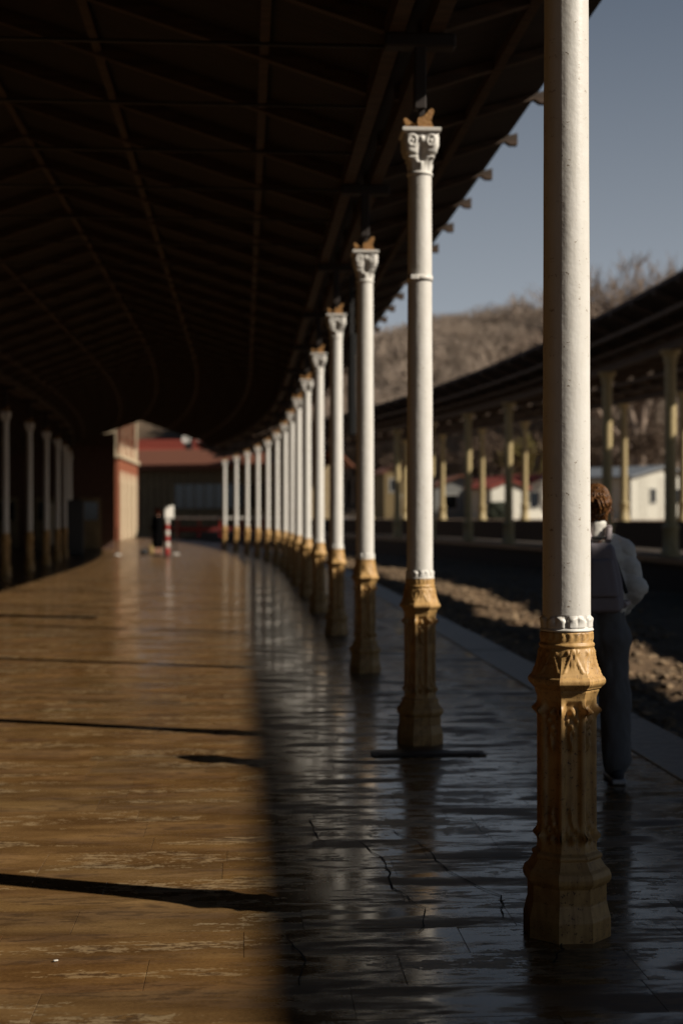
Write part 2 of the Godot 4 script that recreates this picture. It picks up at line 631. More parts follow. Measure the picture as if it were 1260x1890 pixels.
func make_platform() -> void:
	var pl := structure("platform")
	put("platform_base", sweep([Vector2(-11.0, -0.9), Vector2(2.86, -0.9), Vector2(2.86, -0.016), Vector2(-11.0, -0.016)], -20.0, 118.0, 1.5), M.core, pl)
	rng.seed = 7
	stain = noise(8, 0.35, 3)
	var gap := 0.0009
	var rest := begin()
	var s := 3.2
	var count := 0
	while s < 110.0:
		var deep := rng.randf_range(0.19, 0.33) if s < 60 else rng.randf_range(0.3, 0.5)
		var p := -10.9 if s > 11.4 else -3.2 - rng.randf_range(0.0, 0.5)
		if s > 11.4:
			p += rng.randf_range(-0.4, 0.0)
		while p < 2.40:
			var wide := rng.randf_range(0.62, 0.98)
			var q := minf(p + wide, 2.412)
			if 2.412 - q < 0.25:
				q = 2.412
			var y := rng.randf_range(-0.0007, 0.0007)
			var tilt := Vector2(rng.randfn(0, 0.0007), rng.randfn(0, 0.0010))
			if s <= 11.4 and count < 296:
				var one := begin()
				slab_into(one, p + gap, q - gap, s + gap, s + deep - gap, y, tilt)
				put("slab", finish(one), M.floor, pl)
				count += 1
			else:
				slab_into(rest, p + gap, q - gap, s + gap, s + deep - gap, y, tilt)
			p = q
		s += deep
	# the sides of the near rows and the paving behind the lens
	s = 3.2
	while s < 11.6:
		var p := -10.9
		while p < -3.75:
			slab_into(rest, p + gap, minf(p + 0.8, -3.72) - gap, s + gap, s + 0.3 - gap, -0.004, Vector2.ZERO)
			p += 0.8
		s += 0.3
	s = -14.0
	while s < 3.0:
		var p := -10.9
		while p < 2.3:
			slab_into(rest, p + gap, minf(p + 0.95, 2.425) - gap, s + gap, minf(s + 0.43, 3.19) - gap, 0.0, Vector2.ZERO)
			p += 0.95
		s += 0.43
	var r := put("far_paving", finish(rest), M.floor, pl)
	r.set_meta("kind", "stuff")
	# coping stones along the edge
	s = -6.0
	var n := 0
	while s < 100.0:
		var l := rng.randf_range(1.05, 1.5)
		var st := begin()
		var y := rng.randf_range(-0.004, 0.004)
		var e := 0.012
		var sec := [[2.437, -0.2], [2.90, -0.2], [2.90, y - e], [2.90 - e, y], [2.437 + e * 0.5, y], [2.437, y - e * 0.5]]
		for k in sec.size():
			var a: Array = sec[k]
			var b: Array = sec[(k + 1) % sec.size()]
			st.set_smooth_group(-1)
			quad(st, at(a[0], a[1], s + 0.004), at(b[0], b[1], s + 0.004), at(b[0], b[1], s + l - 0.004), at(a[0], a[1], s + l - 0.004))
		quad(st, at(2.437, -0.2, s + 0.004), at(2.437, y, s + 0.004), at(2.90, y - e, s + 0.004), at(2.90, -0.2, s + 0.004))
		put("coping_stone", finish(st), M.kerb, pl)
		s += l
		n += 1
	# a metal strip let into the paving, and cracks filled with dirt
	put("joint_strip", sweep([Vector2(1.15, 0.0035), Vector2(2.42, 0.0035), Vector2(2.42, 0.0065), Vector2(1.15, 0.0065)], 11.72, 11.77, 1.0), surface(Color(0.62, 0.58, 0.54), 0.3), pl)
	for line in [[[1.02, 4.62], [1.10, 4.85], [0.95, 5.15], [0.99, 5.45], [0.83, 5.85], [0.80, 6.3], [0.66, 6.7]], [[0.62, 5.0], [0.68, 5.3], [0.58, 5.6], [0.60, 6.0], [0.50, 6.5]], [[0.16, 4.45], [0.20, 4.75], [0.13, 5.0]], [[0.35, 6.4], [0.31, 6.8], [0.37, 7.1]], [[1.5, 6.6], [1.62, 7.0], [1.58, 7.5]]]:
		var st := begin()
		st.set_smooth_group(-1)
		var prev := []
		var pts := []
		for k in line.size() - 1:
			for j in 5:
				var t := j / 5.0
				pts.append(Vector2(lerpf(line[k][0], line[k + 1][0], t) + rng.randf_range(-0.012, 0.012), lerpf(line[k][1], line[k + 1][1], t)))
		for k in pts.size():
			var w := rng.randf_range(0.0012, 0.004)
			var cur := [at(pts[k].x - w, 0.0036, pts[k].y), at(pts[k].x + w, 0.0036, pts[k].y)]
			if k:
				quad(st, prev[0], prev[1], cur[1], cur[0])
			prev = cur
		put("crack", finish(st), surface(Color(0.07, 0.05, 0.04), 0.95), pl)

func make_trackbed() -> void:
	var g := structure("ground")
	var st := begin()
	quad(st, Vector3(-400, -1.0, 60), Vector3(500, -1.0, 60), Vector3(500, -1.0, -600), Vector3(-400, -1.0, -600))
	put("ground_sheet", finish(st), M.bed, g)
	# lumpy earth between the platforms
	var bed := structure("trackbed")
	var n1 := noise(71, 0.55, 4)
	var n2 := noise(72, 0.12, 3)
	st = begin()
	st.set_smooth_group(1)
	var hgt := func(p: float, s: float) -> float:
		return -0.52 + 0.10 * n1.get_noise_2d(p, s) + 0.14 * n2.get_noise_2d(p, s) + 0.05 * n1.get_noise_2d(p * 4.0, s * 4.0)
	var ps := []
	var p := 2.6
	while p < 11.6:
		ps.append(p)
		p += 0.1 if p > 3.6 and p < 7.4 else 0.25
	var s := -14.0
	var prev := []
	while s < 112.0:
		var row := []
		for q in ps:
			row.append(at(q, hgt.call(q, s), s))
		if prev.size():
			for k in ps.size() - 1:
				quad(st, prev[k], prev[k + 1], row[k + 1], row[k])
		prev = row
		s += 0.14 if s > 7 and s < 40 else 0.5
	put("earth", finish(st), M.bed, bed)
	# stones and clods
	var rock := begin()
	rock.set_smooth_group(-1)
	var ico := SphereMesh.new()
	ico.radial_segments = 7
	ico.rings = 3
	ico.radius = 1.0
	ico.height = 2.0
	var arr := ico.get_mesh_arrays()
	var vs: PackedVector3Array = arr[Mesh.ARRAY_VERTEX]
	var nn := noise(73, 1.1, 2)
	for i in arr[Mesh.ARRAY_INDEX]:
		var v := vs[i]
		rock.add_vertex(v * (1.0 + 0.5 * nn.get_noise_3dv(v)))
	var mm := MultiMesh.new()
	mm.transform_format = MultiMesh.TRANSFORM_3D
	mm.use_colors = true
	mm.mesh = finish(rock)
	mm.instance_count = 15000
	rng.seed = 12
	for i in mm.instance_count:
		var ss := 6.0 + 70.0 * pow(rng.randf(), 1.6)
		var q := rng.randf_range(2.95, 11.0) if i % 4 == 0 else rng.randf_range(3.8, 7.4)
		var r := 0.012 + 0.05 * pow(rng.randf(), 3.0)
		var b := Basis.from_euler(Vector3(rng.randf() * 6, rng.randf() * 6, rng.randf() * 6)).scaled(Vector3(r * rng.randf_range(0.8, 1.5), r * rng.randf_range(0.5, 0.9), r * rng.randf_range(0.8, 1.5)))
		mm.set_instance_transform(i, Transform3D(b, at(q, hgt.call(q, ss) + r * 0.25, ss)))
		var t := rng.randf_range(0.55, 1.3)
		mm.set_instance_color(i, Color(0.27 * t, 0.185 * t, 0.105 * t))
	var stones := MultiMeshInstance3D.new()
	stones.name = "ballast_stones"
	stones.multimesh = mm
	var sm := StandardMaterial3D.new()
	sm.albedo_color = Color(0.905, 0.905, 0.905)
	sm.vertex_color_use_as_albedo = true
	sm.roughness = 0.95
	stones.material_override = sm
	add_child(stones)
	stones.set_meta("kind", "stuff")
	stones.set_meta("label", "loose brown stones and clods strewn over the trackbed")
	stones.set_meta("category", "stones")

# ------------------------------------------------------------------ columns
func relief(u: float, h: float) -> float:
	# cast ornament on one face of the octagonal base; u runs from -1 to 1 across the face
	var d := 0.0
	if h > 0.29 and h < 0.86:
		var edge := smoothstep(0.74, 0.60, absf(u))
		d -= 0.009 * edge * smoothstep(0.31, 0.35, h) * smoothstep(0.835, 0.80, h)
		# clusters of leaves at the foot and the head of the panel
		d += 0.017 * bell(u, 0.0, 0.24) * bell(h, 0.785, 0.013)
		d += 0.010 * bell(absf(u), 0.42, 0.15) * bell(h, 0.757, 0.013)
		d += 0.011 * bell(u, 0.06, 0.17) * bell(h, 0.735, 0.012)
		d += 0.009 * bell(u, -0.18, 0.12) * bell(h, 0.712, 0.012)
		d += 0.009 * bell(u, 0.22, 0.14) * bell(h, 0.700, 0.018)
		d += 0.011 * bell(u, 0.05, 0.13) * bell(h, 0.672, 0.020)
		d += 0.015 * bell(u, 0.0, 0.24) * bell(h, 0.345, 0.014)
		d += 0.010 * bell(absf(u), 0.45, 0.20) * bell(h, 0.375, 0.018)
		d += 0.010 * bell(u, -0.05, 0.20) * bell(h, 0.395, 0.018)
		d += 0.009 * bell(u, 0.10, 0.13) * bell(h, 0.43, 0.020)
		# knobs on the arrises
		d += 0.012 * bell(absf(u), 1.0, 0.16) * bell(h, 0.790, 0.014)
		d += 0.010 * bell(absf(u), 1.0, 0.16) * bell(h, 0.35, 0.014)
	if h > 0.925 and h < 1.01:
		var v := (h - 0.925) / 0.085
		var w := absf(u) - 0.75 * (1.0 - v)
		d += 0.0035 * bell(w, 0.0, 0.09) + 0.0035 * bell(absf(u), 0.12, 0.07) * bell(v, 0.45, 0.22) + 0.004 * bell(absf(u), 0.45, 0.14) * bell(v, 0.82, 0.10)
	return d * 1.6

func base_mesh() -> ArrayMesh:
	var prof := dense([[0.155, 0.0], [0.155, 0.068], [0.152, 0.076], [0.142, 0.118], [0.140, 0.123], [0.140, 0.182], [0.149, 0.188], [0.156, 0.200], [0.157, 0.216], [0.150, 0.234], [0.138, 0.242], [0.123, 0.266], [0.120, 0.272], [0.1245, 0.277], [0.1245, 0.286], [0.119, 0.291], [0.107, 0.297], [0.1055, 0.31], [0.1055, 0.835], [0.110, 0.848], [0.1145, 0.858], [0.1145, 0.866], [0.121, 0.867], [0.123, 0.872], [0.133, 0.880], [0.138, 0.888], [0.138, 0.898], [0.134, 0.905], [0.127, 0.911], [0.124, 0.918], [0.121, 0.922], [0.111, 0.942], [0.1025, 0.967], [0.097, 0.992], [0.0935, 1.010], [0.097, 1.013], [0.0985, 1.018], [0.097, 1.023], [0.0925, 1.026], [0.092, 1.034], [0.092, 1.064], [0.086, 1.066]], 0.0045)
	var st := begin()
	var nu := 18
	var k := tan(PI / 8.0)
	for face in 8:
		st.set_smooth_group(face + 1)
		var a := TAU * face / 8.0
		var n := Vector3(cos(a), 0, sin(a))
		var t := Vector3(-sin(a), 0, cos(a))
		var prev := []
		for q in prof:
			var h: float = q[1]
			var r: float = q[0] * lerpf(0.925, 1.0, smoothstep(0.915, 1.005, h))
			var round_ := smoothstep(0.915, 1.005, h)
			var row := []
			for j in nu + 1:
				var u := -1.0 + 2.0 * j / nu
				var d := relief(u, h)
				var oct: Vector3 = n * (r + d) + t * (u * (r + d * 0.4) * k)
				var ang := a + u * PI / 8.0
				var rr := r * lerpf(1.0, 1.0, round_) + d
				if h > 1.036 and h < 1.062:
					rr += 0.0035 * (0.5 + 0.5 * cos(ang * 22.0 + sin((h - 1.036) / 0.026 * PI) * 1.6)) - 0.001
				var cir := Vector3(cos(ang) * rr, 0, sin(ang) * rr)
				var v := oct.lerp(cir, round_)
				v.y = h
				row.append(v)
			if prev.size():
				for j in nu:
					quad(st, prev[j + 1], prev[j], row[j], row[j + 1])
			prev = row
	return finish(st)

func capital_mesh() -> ArrayMesh:
	var st := begin()
	st.set_smooth_group(1)
	var na := 112
	var nv := 44
	var prev := []
	for i in nv + 1:
		var v := float(i) / nv
		var h := 3.70 + 0.236 * v
		var half := lerpf(0.075, 0.106, smoothstep(0.05, 0.75, v))
		var ex := lerpf(2.0, 7.0, smoothstep(0.15, 0.65, v))
		var row := []
		for j in na:
			var a := TAU * j / na
			var ca := cos(a)
			var sa := sin(a)
			var r := half / pow(pow(absf(ca), ex) + pow(absf(sa), ex), 1.0 / ex)
			var to_corner := fposmod(a, PI / 2.0) - PI / 4.0     # 0 at the corner
			var to_mid := PI / 4.0 - absf(to_corner)              # 0 in the middle of a side
			var corner := bell(to_corner, 0.0, 0.42)
			var d := 0.0
			d -= 0.030 * bell(to_mid, 0.0, 0.24) * smoothstep(0.22, 0.34, v) * smoothstep(0.80, 0.60, v)
			d += 0.010 * corner * smoothstep(0.42, 0.46, v)
			d -= 0.016 * corner * bell(v, 0.44, 0.035)
			d += 0.016 * bell(to_corner, 0.0, 0.16) * bell(v, 0.375, 0.045)
			d += 0.008 * maxf(0.0, cos(a * 8.0)) * bell(v, 0.17, 0.13)
			d -= 0.007 * bell(absf(to_corner), 0.30, 0.09) * bell(v, 0.60, 0.04)
			# horseshoe medallions beside each corner
			var mu := (absf(to_corner) - 0.30) / 0.17
			var mv := (v - 0.80) / 0.15
			var dist := sqrt(mu * mu + mv * mv)
			d += 0.006 * bell(dist, 1.0, 0.28) - 0.005 * bell(dist, 0.55, 0.2) + 0.006 * bell(dist, 0.0, 0.3)
			d += 0.012 * bell(to_mid, 0.0, 0.11) * bell(v, 0.86, 0.07)
			row.append(Vector3((r + d) * ca, h, (r + d) * sa))
		if i:
			for j in na:
				var n := (j + 1) % na
				quad(st, prev[n], prev[j], row[j], row[n])
		prev = row
	return finish(st)

func make_column() -> Node3D:
	var t := thing("cast_iron_column", "", "column", Vector3.ZERO, 0, "white cast iron columns along the track side of the platform")
	put("base", base_mesh(), M.ochre, t)
	var leaf := func(a: float, h: float) -> float:
		if h < 1.081:
			return 0.0008 * sin(a * 9.0)
		var v := (h - 1.081) / 0.046
		var c := fposmod(a * 7.0 / TAU, 1.0) * 2.0 - 1.0
		var tip := smoothstep(0.95, 0.70, v + 0.35 * c * c)
		return 0.0065 * tip - 0.006 * bell(absf(c), 0.92, 0.12) * smoothstep(1.0, 0.5, v) - 0.004 * bell(c, 0.0, 0.12) * bell(v, 0.5, 0.3) + 0.003 * bell(absf(c), 0.45, 0.2) * bell(v, 0.6, 0.2)
	put("leaf_ring", lathe(dense([[0.084, 1.0645], [0.0925, 1.067], [0.0945, 1.071], [0.091, 1.077], [0.0855, 1.081], [0.084, 1.129]], 0.003), 196, leaf), M.white_relief, t)
	var lump := noise(81, 3.0, 3)
	var wob := func(a: float, h: float) -> float:
		return 0.0014 * lump.get_noise_3d(cos(a) * 0.25, h * 0.45, sin(a) * 0.25) + 0.0011 * bell(fposmod(a, TAU), 2.05, 0.02)
	put("shaft", lathe(dense([[0.0848, 1.125], [0.0818, 2.2], [0.0758, 3.682]], 0.04), 80, wob), M.white, t)
	put("neck_ring", lathe([[0.074, 3.676], [0.081, 3.679], [0.085, 3.686], [0.085, 3.692], [0.081, 3.699], [0.075, 3.702]], 40), M.white, t)
	var cap := put("capital", capital_mesh(), M.white_relief, t)
	var ab := begin()
	ab.set_smooth_group(-1)
	var ring := [[0.104, 3.934], [0.118, 3.945], [0.124, 3.949], [0.124, 3.968], [0.121, 3.972]]
	for i in ring.size() - 1:
		var r0: float = ring[i][0]
		var r1: float = ring[i + 1][0]
		for k in 4:
			var c0: Vector2 = [Vector2(1, 1), Vector2(-1, 1), Vector2(-1, -1), Vector2(1, -1)][k]
			var c1: Vector2 = [Vector2(-1, 1), Vector2(-1, -1), Vector2(1, -1), Vector2(1, 1)][k]
			quad(ab, Vector3(c1.x * r0, ring[i][1], c1.y * r0), Vector3(c0.x * r0, ring[i][1], c0.y * r0), Vector3(c0.x * r1, ring[i + 1][1], c0.y * r1), Vector3(c1.x * r1, ring[i + 1][1], c1.y * r1))
	quad(ab, Vector3(-0.121, 3.972, 0.121), Vector3(0.121, 3.972, 0.121), Vector3(0.121, 3.972, -0.121), Vector3(-0.121, 3.972, -0.121))
	put("abacus", finish(ab), M.white_relief, cap)
	# the iron post above the capital with scrolled brackets on either side
	put("post", box_mesh(Vector3(0.075, 0.48, 0.09), 0.006), M.post, t, Transform3D(Basis.IDENTITY, Vector3(0.0, 4.352, 0)))
	put("post_foot", box_mesh(Vector3(0.035, 0.142, 0.05), 0.004), M.post, t, Transform3D(Basis.IDENTITY, Vector3(0.01, 4.0425, 0)))
	for sg in [1.0, -1.0]:
		var o := []
		for q in [[0.0, 0.0], [0.085, 0.0], [0.088, 0.012], [0.078, 0.03], [0.072, 0.05], [0.074, 0.07], [0.082, 0.09], [0.088, 0.108], [0.086, 0.122], [0.076, 0.13], [0.064, 0.125], [0.05, 0.105], [0.035, 0.085], [0.018, 0.075], [0.0, 0.07]]:
			o.append(Vector2(q[0] * 1.22 if sg > 0 else q[0], q[1] * (1.05 if sg > 0 else 0.62)))
		var xf := Transform3D(Basis.IDENTITY if sg > 0 else Basis(Vector3.UP, PI), Vector3(-0.020 if sg > 0 else -0.022, 3.9725, 0.012 if sg > 0 else 0.0))
		put("bracket", extrude(o, 0.10 if sg > 0 else 0.06), M.bracket, t, xf)
	put("crosshead", box_mesh(Vector3(0.46, 0.09, 0.12), 0.01), M.post, t, Transform3D(Basis.IDENTITY, Vector3(0.0, 4.555, 0)))
	return t

func make_columns() -> void:
	var ord := ["nearest", "second", "third", "fourth", "fifth", "sixth", "seventh", "eighth", "ninth", "tenth", "eleventh", "twelfth", "thirteenth", "fourteenth", "farthest"]
	var first := make_column()
	for n in 15:
		var s := FIRST + BAY * n
		var label := "%s white cast iron column with ochre base along the platform edge" % ord[n]
		if n == 0:
			label = "large nearest white column with ochre octagonal base, top out of frame"
		elif n == 1:
			label = "second white column from the front, with a clamp band round its shaft"
		var c := first
		if n == 0:
			first.position = at(COL_P, 0, s)
			first.set_meta("label", label)
		else:
			c = copy_thing(first, "cast_iron_column", at(COL_P, 0, s), heading(s), label)
		if n == 1:
			var b := put("clamp_band", lathe([[0.077, 2.995], [0.0845, 2.995], [0.0845, 3.032], [0.077, 3.032]], 40), M.white, c)
			put("lug", box_mesh(Vector3(0.05, 0.03, 0.018), 0.003), M.white, b, Transform3D(Basis.IDENTITY, Vector3(-0.045, 3.013, 0.085)))
	for n in range(6, 15):
		var s := FIRST + BAY * n
		var c := copy_thing(first, "cast_iron_column", at(-5.70, 0, s), heading(s), "%s column from the front in the dark row on the building side" % ord[n - 6])
		c.set_meta("group", "columns of the shaded row on the building side")

# ------------------------------------------------------------------ canopy over the platform
func beam_between(a: Vector2, b: Vector2, depth: float, width: float, hang := 0.0) -> ArrayMesh:
	# a straight timber in the p, y plane whose top edge runs from a to b
	var o := [a, b, b + Vector2(0, -depth), a + Vector2(0, -depth)]
	if hang > 0.0:
		o = [a, b, b + Vector2(0, -depth), b + Vector2(-hang, -depth), b + Vector2(-hang - 0.05, -depth * 0.72), a + Vector2(0, -depth)]
	var e := []
	for q in o:
		e.append(q)
	if (b - a).x > 0:
		e.reverse()
	return extrude(e, width)

func make_canopy() -> void:
	var t := thing("platform_canopy", "long dark timber canopy roof curving over the whole platform", "canopy")
	var s0 := -12.0
	var s1 := 66.0
	var vy := 4.78     # height of the valley above the columns, and of the rafters' top edge there
	var slopes := [
		["track_side_deck", Vector2(1.107, vy), Vector2(2.56, 5.18)],
		["inner_deck", Vector2(1.107, vy), Vector2(-2.5, 5.94)],
		["building_side_deck", Vector2(-5.7, vy), Vector2(-2.5, 5.94)],
		["lean_to_deck", Vector2(-5.7, vy), Vector2(-10.58, 3.74)],
	]
	for d in slopes:
		var a: Vector2 = d[1]
		var b: Vector2 = d[2]
		var sec := [a, b, b + Vector2(0, 0.045), a + Vector2(0, 0.045)]
		if b.x < a.x:
			sec = [b, a, a + Vector2(0, 0.045), b + Vector2(0, 0.045)]
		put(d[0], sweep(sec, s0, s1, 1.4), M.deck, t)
		var up := Vector2(0, 0.05)
		var tl := [a + up, b + up, b + up * 1.9, a + up * 1.9]
		if b.x < a.x:
			tl = [b + up, a + up, a + up * 1.9, b + up * 1.9]
		put("tile_covering", sweep(tl, s0, s1, 1.4), M.roof_tile, t)
	var step := BAY / 3.0
	var out := beam_between(Vector2(1.15, 4.785), Vector2(2.645, 5.198), 0.115, 0.085, 0.07)
	var inn := beam_between(Vector2(1.06, 4.792), Vector2(-2.5, 5.938), 0.12, 0.07)
	var bld := beam_between(Vector2(-5.66, 4.792), Vector2(-2.5, 5.938), 0.12, 0.07)
	var lean := beam_between(Vector2(-5.74, 4.77), Vector2(-9.5, 3.97), 0.11, 0.07)
	var k := -8
	while FIRST + step * k < s1 - 0.1:
		var s := FIRST + step * k + 0.30
		var xf := Transform3D(Basis(Vector3.UP, heading(s)), at(0, 0, s))
		put("eave_rafter", out, M.rafter, t, xf)
		put("rafter", inn, M.rafter, t, xf)
		put("rafter", bld, M.rafter, t, xf)
		put("lean_to_rafter", lean, M.rafter, t, xf)
		put("tie_rod", tube(at(1.0, 4.62, s), at(-5.6, 4.62, s), 0.013, 0.013, 6), M.iron, t)
		k += 1
	for q in [[0.98, 4.60], [1.235, 4.60]]:
		put("valley_beam", sweep([Vector2(q[0] - 0.05, q[1]), Vector2(q[0] + 0.05, q[1]), Vector2(q[0] + 0.05, q[1] + 0.17), Vector2(q[0] - 0.05, q[1] + 0.17)], s0, s1, 1.4), M.rafter, t)
	for q in [[-5.83, 4.60], [-5.57, 4.60]]:
		put("valley_beam", sweep([Vector2(q[0] - 0.05, q[1]), Vector2(q[0] + 0.05, q[1]), Vector2(q[0] + 0.05, q[1] + 0.17), Vector2(q[0] - 0.05, q[1] + 0.17)], s0, s1, 1.4), M.rafter, t)
	for q in [0.15, -1.25, -2.5, -3.75, -5.15, 1.95]:
		var y: float = 4.78 + (1.107 - q) * 0.3216 if q > -2.6 else 4.78 + (q + 5.7) * 0.3625
		if q > 1.2:
			y = 4.78 + (q - 1.107) * 0.276
		put("purlin", sweep([Vector2(q - 0.035, y - 0.10), Vector2(q + 0.035, y - 0.10), Vector2(q + 0.035, y - 0.012), Vector2(q - 0.035, y - 0.012)], s0, s1, 1.4), M.rafter, t)
	# a black panel hung edge-on under the eaves
	var sign := thing("hanging_sign", "black upright sign panel hung edge-on under the canopy eaves", "sign", at(1.455, 0, 19.3))
	put("panel", box_mesh(Vector3(0.085, 1.36, 0.5), 0.01), M.black, sign, Transform3D(Basis.IDENTITY, Vector3(0, 3.25, 0)))
	for z in [-0.18, 0.18]:
		put("hanger", tube(Vector3(0, 3.925, z), Vector3(0, 4.80, z), 0.012, 0.012), M.black, sign)

# ------------------------------------------------------------------ the far platforms
func far_column(p: float, y0: float, y1: float, r: float, s: float, label: String, group: String, src: Node3D) -> Node3D:
	if src:
		return copy_thing(src, "canopy_column", at(p, y0, s), heading(s), label)
	var t := thing("canopy_column", label, "column", at(p, y0, s), heading(s), group)
	var h := y1 - y0
	put("base", lathe([[r * 1.7, 0.0], [r * 1.7, 0.16], [r * 1.35, 0.22], [r * 1.3, 0.75], [r * 1.5, 0.80], [r * 1.5, 0.86], [r * 1.0, 0.95]], 8), M.cream, t)
	put("shaft", lathe([[r, 0.93], [r * 0.9, h - 0.34]], 20), M.cream, t)
	put("capital", lathe([[r * 0.9, h - 0.36], [r * 1.15, h - 0.34], [r * 1.0, h - 0.30], [r * 1.3, h - 0.12], [r * 1.7, h - 0.06], [r * 1.7, h]], 16), M.cream, t)
	return t

func far_canopy(called: String, label: String, near_: Vector2, mid: Vector2, far_: Vector2, s0: float, s1: float, step: float) -> Node3D:
	var t := thing(called, label, "canopy")
	for d in [["near_deck", near_, mid], ["far_deck", mid, far_]]:
		var a: Vector2 = d[1]
		var b: Vector2 = d[2]
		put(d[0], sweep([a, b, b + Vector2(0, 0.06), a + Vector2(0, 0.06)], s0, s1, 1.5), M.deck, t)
		put("tile_covering", sweep([a + Vector2(0, 0.066), b + Vector2(0, 0.066), b + Vector2(0, 0.12), a + Vector2(0, 0.12)], s0, s1, 1.5), M.roof_tile, t)
	var r1 := beam_between(near_ + Vector2(-0.08, -0.005), mid + Vector2(0, -0.005), 0.15, 0.10)
	var r2 := beam_between(mid + Vector2(0, -0.005), far_ + Vector2(0, -0.005), 0.15, 0.10)
	var s := s0 + 0.4
	while s < s1:
		var xf := Transform3D(Basis(Vector3.UP, heading(s)), at(0, 0, s))
		put("rafter", r1, M.rafter, t, xf)
		put("rafter", r2, M.rafter, t, xf)
		s += step
	put("beam", sweep([mid + Vector2(-0.1, -0.42), mid + Vector2(0.1, -0.42), mid + Vector2(0.1, -0.16), mid + Vector2(-0.1, -0.16)], s0, s1, 1.5), M.rafter, t)
	for q in [0.33, 0.7]:
		var c := near_.lerp(mid, q)
		put("purlin", sweep([c + Vector2(-0.05, -0.28), c + Vector2(0.05, -0.28), c + Vector2(0.05, -0.162), c + Vector2(-0.05, -0.162)], s0, s1, 1.5), M.rafter, t)
	return t

func make_far_platforms() -> void:
	var pl := structure("opposite_platform")
	put("platform_body", sweep([Vector2(11.35, -0.9), Vector2(15.0, -0.9), Vector2(15.0, 0.33), Vector2(11.35, 0.33)], -12.0, 118.0, 1.5), M.core, pl)
	put("platform_edge", sweep([Vector2(11.25, 0.20), Vector2(11.75, 0.20), Vector2(11.75, 0.36), Vector2(11.25, 0.36)], -12.0, 118.0, 1.5), M.kerb, pl)
	var tr := structure("raised_terrace")
	put("terrace_body", sweep([Vector2(18.2, -0.9), Vector2(120.0, -0.9), Vector2(120.0, 1.25), Vector2(18.2, 1.25)], -12.0, 160.0, 4.0), M.pale_ground, tr)
	put("terrace_wall", sweep([Vector2(18.0, -0.9), Vector2(18.195, -0.9), Vector2(18.195, 1.27), Vector2(18.0, 1.27)], -12.0, 160.0, 3.0), M.core, tr)
	far_canopy("opposite_canopy", "dark canopy roof over the opposite platform, sloping across the right", Vector2(10.35, 7.20), Vector2(12.0, 6.55), Vector2(15.0, 6.68), -12.0, 112.0, 1.95)
	far_canopy("rear_canopy", "dark roof behind the opposite canopy, above the raised terrace", Vector2(18.0, 7.86), Vector2(20.0, 7.2), Vector2(23.0, 7.37), -12.0, 125.0, 2.02)
	var src: Node3D = null
	for k in range(-3, 10):
		var s := 39.05 + 5.85 * k
		var label := "dark column of the opposite canopy with a sunlit upper band, number %d from the right edge" % (k + 1)
		if k < 0:
			label = "column of the opposite canopy beyond the right edge of the picture"
		src = far_column(12.0, 0.33, 6.14, 0.172, s, label, "columns of the opposite canopy", src) if src == null else far_column(12.0, 0.33, 6.14, 0.172, s, label, "", src)
	src = null
	for k in range(-3, 9):
		var s := 63.6 + 6.07 * k
		var label := "cream column on the raised terrace, sunlit down to its foot, number %d from the right" % (k + 1)
		if k < 0:
			label = "cream column of the rear canopy beyond the right edge of the picture"
		src = far_column(20.0, 1.25, 6.79, 0.175, s, label, "columns on the raised terrace", src) if src == null else far_column(20.0, 1.25, 6.79, 0.175, s, label, "", src)

func gabled(st: SurfaceTool, w: float, d: float, h: float, rise: float, over: float) -> void:
	# roof slabs of a gable whose ridge runs along z
	for sg in [-1.0, 1.0]:
		var a := Vector2(sg * (w / 2 + over), h - rise * over / (w / 2))
		var b := Vector2(0, h + rise)
		var q := [Vector3(a.x, a.y, d / 2 + over), Vector3(b.x, b.y, d / 2 + over), Vector3(b.x, b.y, -d / 2 - over), Vector3(a.x, a.y, -d / 2 - over)]
		var up := Vector3(0, 0.14, 0)
		st.set_smooth_group(-1)
		quad(st, q[0], q[1], q[2], q[3])
		quad(st, q[3] + up, q[2] + up, q[1] + up, q[0] + up)
		for k in 4:
			quad(st, q[k], q[k] + up, q[(k + 1) % 4] + up, q[(k + 1) % 4])

func house(called: String, label: String, where: Vector3, turn: float, w: float, d: float, h: float, rise: float, wall: Material, roof: Material, windows: Array, group := "") -> Node3D:
	# windows: [face 0 front / 1 left side, x, y, width, height, is_door]
	var t := thing(called, label, "house", where, turn, group)
	var st := begin()
	box_into(st, Vector3(-w / 2, -0.1, -d / 2), Vector3(w / 2, h, d / 2))
	put("wall", finish(st), wall, t)
	if rise > 0:
		for z in [d / 2 - 0.1, -d / 2 + 0.1]:
			put("gable", extrude([Vector2(-w / 2, h + 0.002), Vector2(w / 2, h + 0.002), Vector2(0, h + rise - 0.01)], 0.2 - 0.004), wall, t, Transform3D(Basis.IDENTITY, Vector3(0, 0, z)))
		st = begin()
		gabled(st, w, d, h, rise, 0.35)
		put("roof", finish(st), roof, t)
	for q in windows:
		var xf := Transform3D(Basis.IDENTITY, Vector3(q[1], q[2], d / 2))
		if q[0] == 1:
			xf = Transform3D(Basis(Vector3.UP, -PI / 2), Vector3(-w / 2, q[2], q[1]))
		var ww: float = q[3]
		var hh: float = q[4]
		var called_ := "door" if q[5] else "window"
		var f := put(called_, box_mesh(Vector3(ww, hh, 0.03), 0.005), M.glass if not q[5] else M.wood_wall, t, xf * Transform3D(Basis.IDENTITY, Vector3(0, 0, 0.018)))
		for e in [[0.0, hh / 2 + 0.04, ww + 0.16, 0.08], [0.0, -hh / 2 - 0.04, ww + 0.16, 0.08], [ww / 2 + 0.04, 0.0, 0.08, hh], [-ww / 2 - 0.04, 0.0, 0.08, hh]]:
			put("frame", box_mesh(Vector3(e[2], e[3], 0.07), 0.008), M.frame, f, Transform3D(Basis.IDENTITY, Vector3(e[0], e[1], 0.02)))
	return t

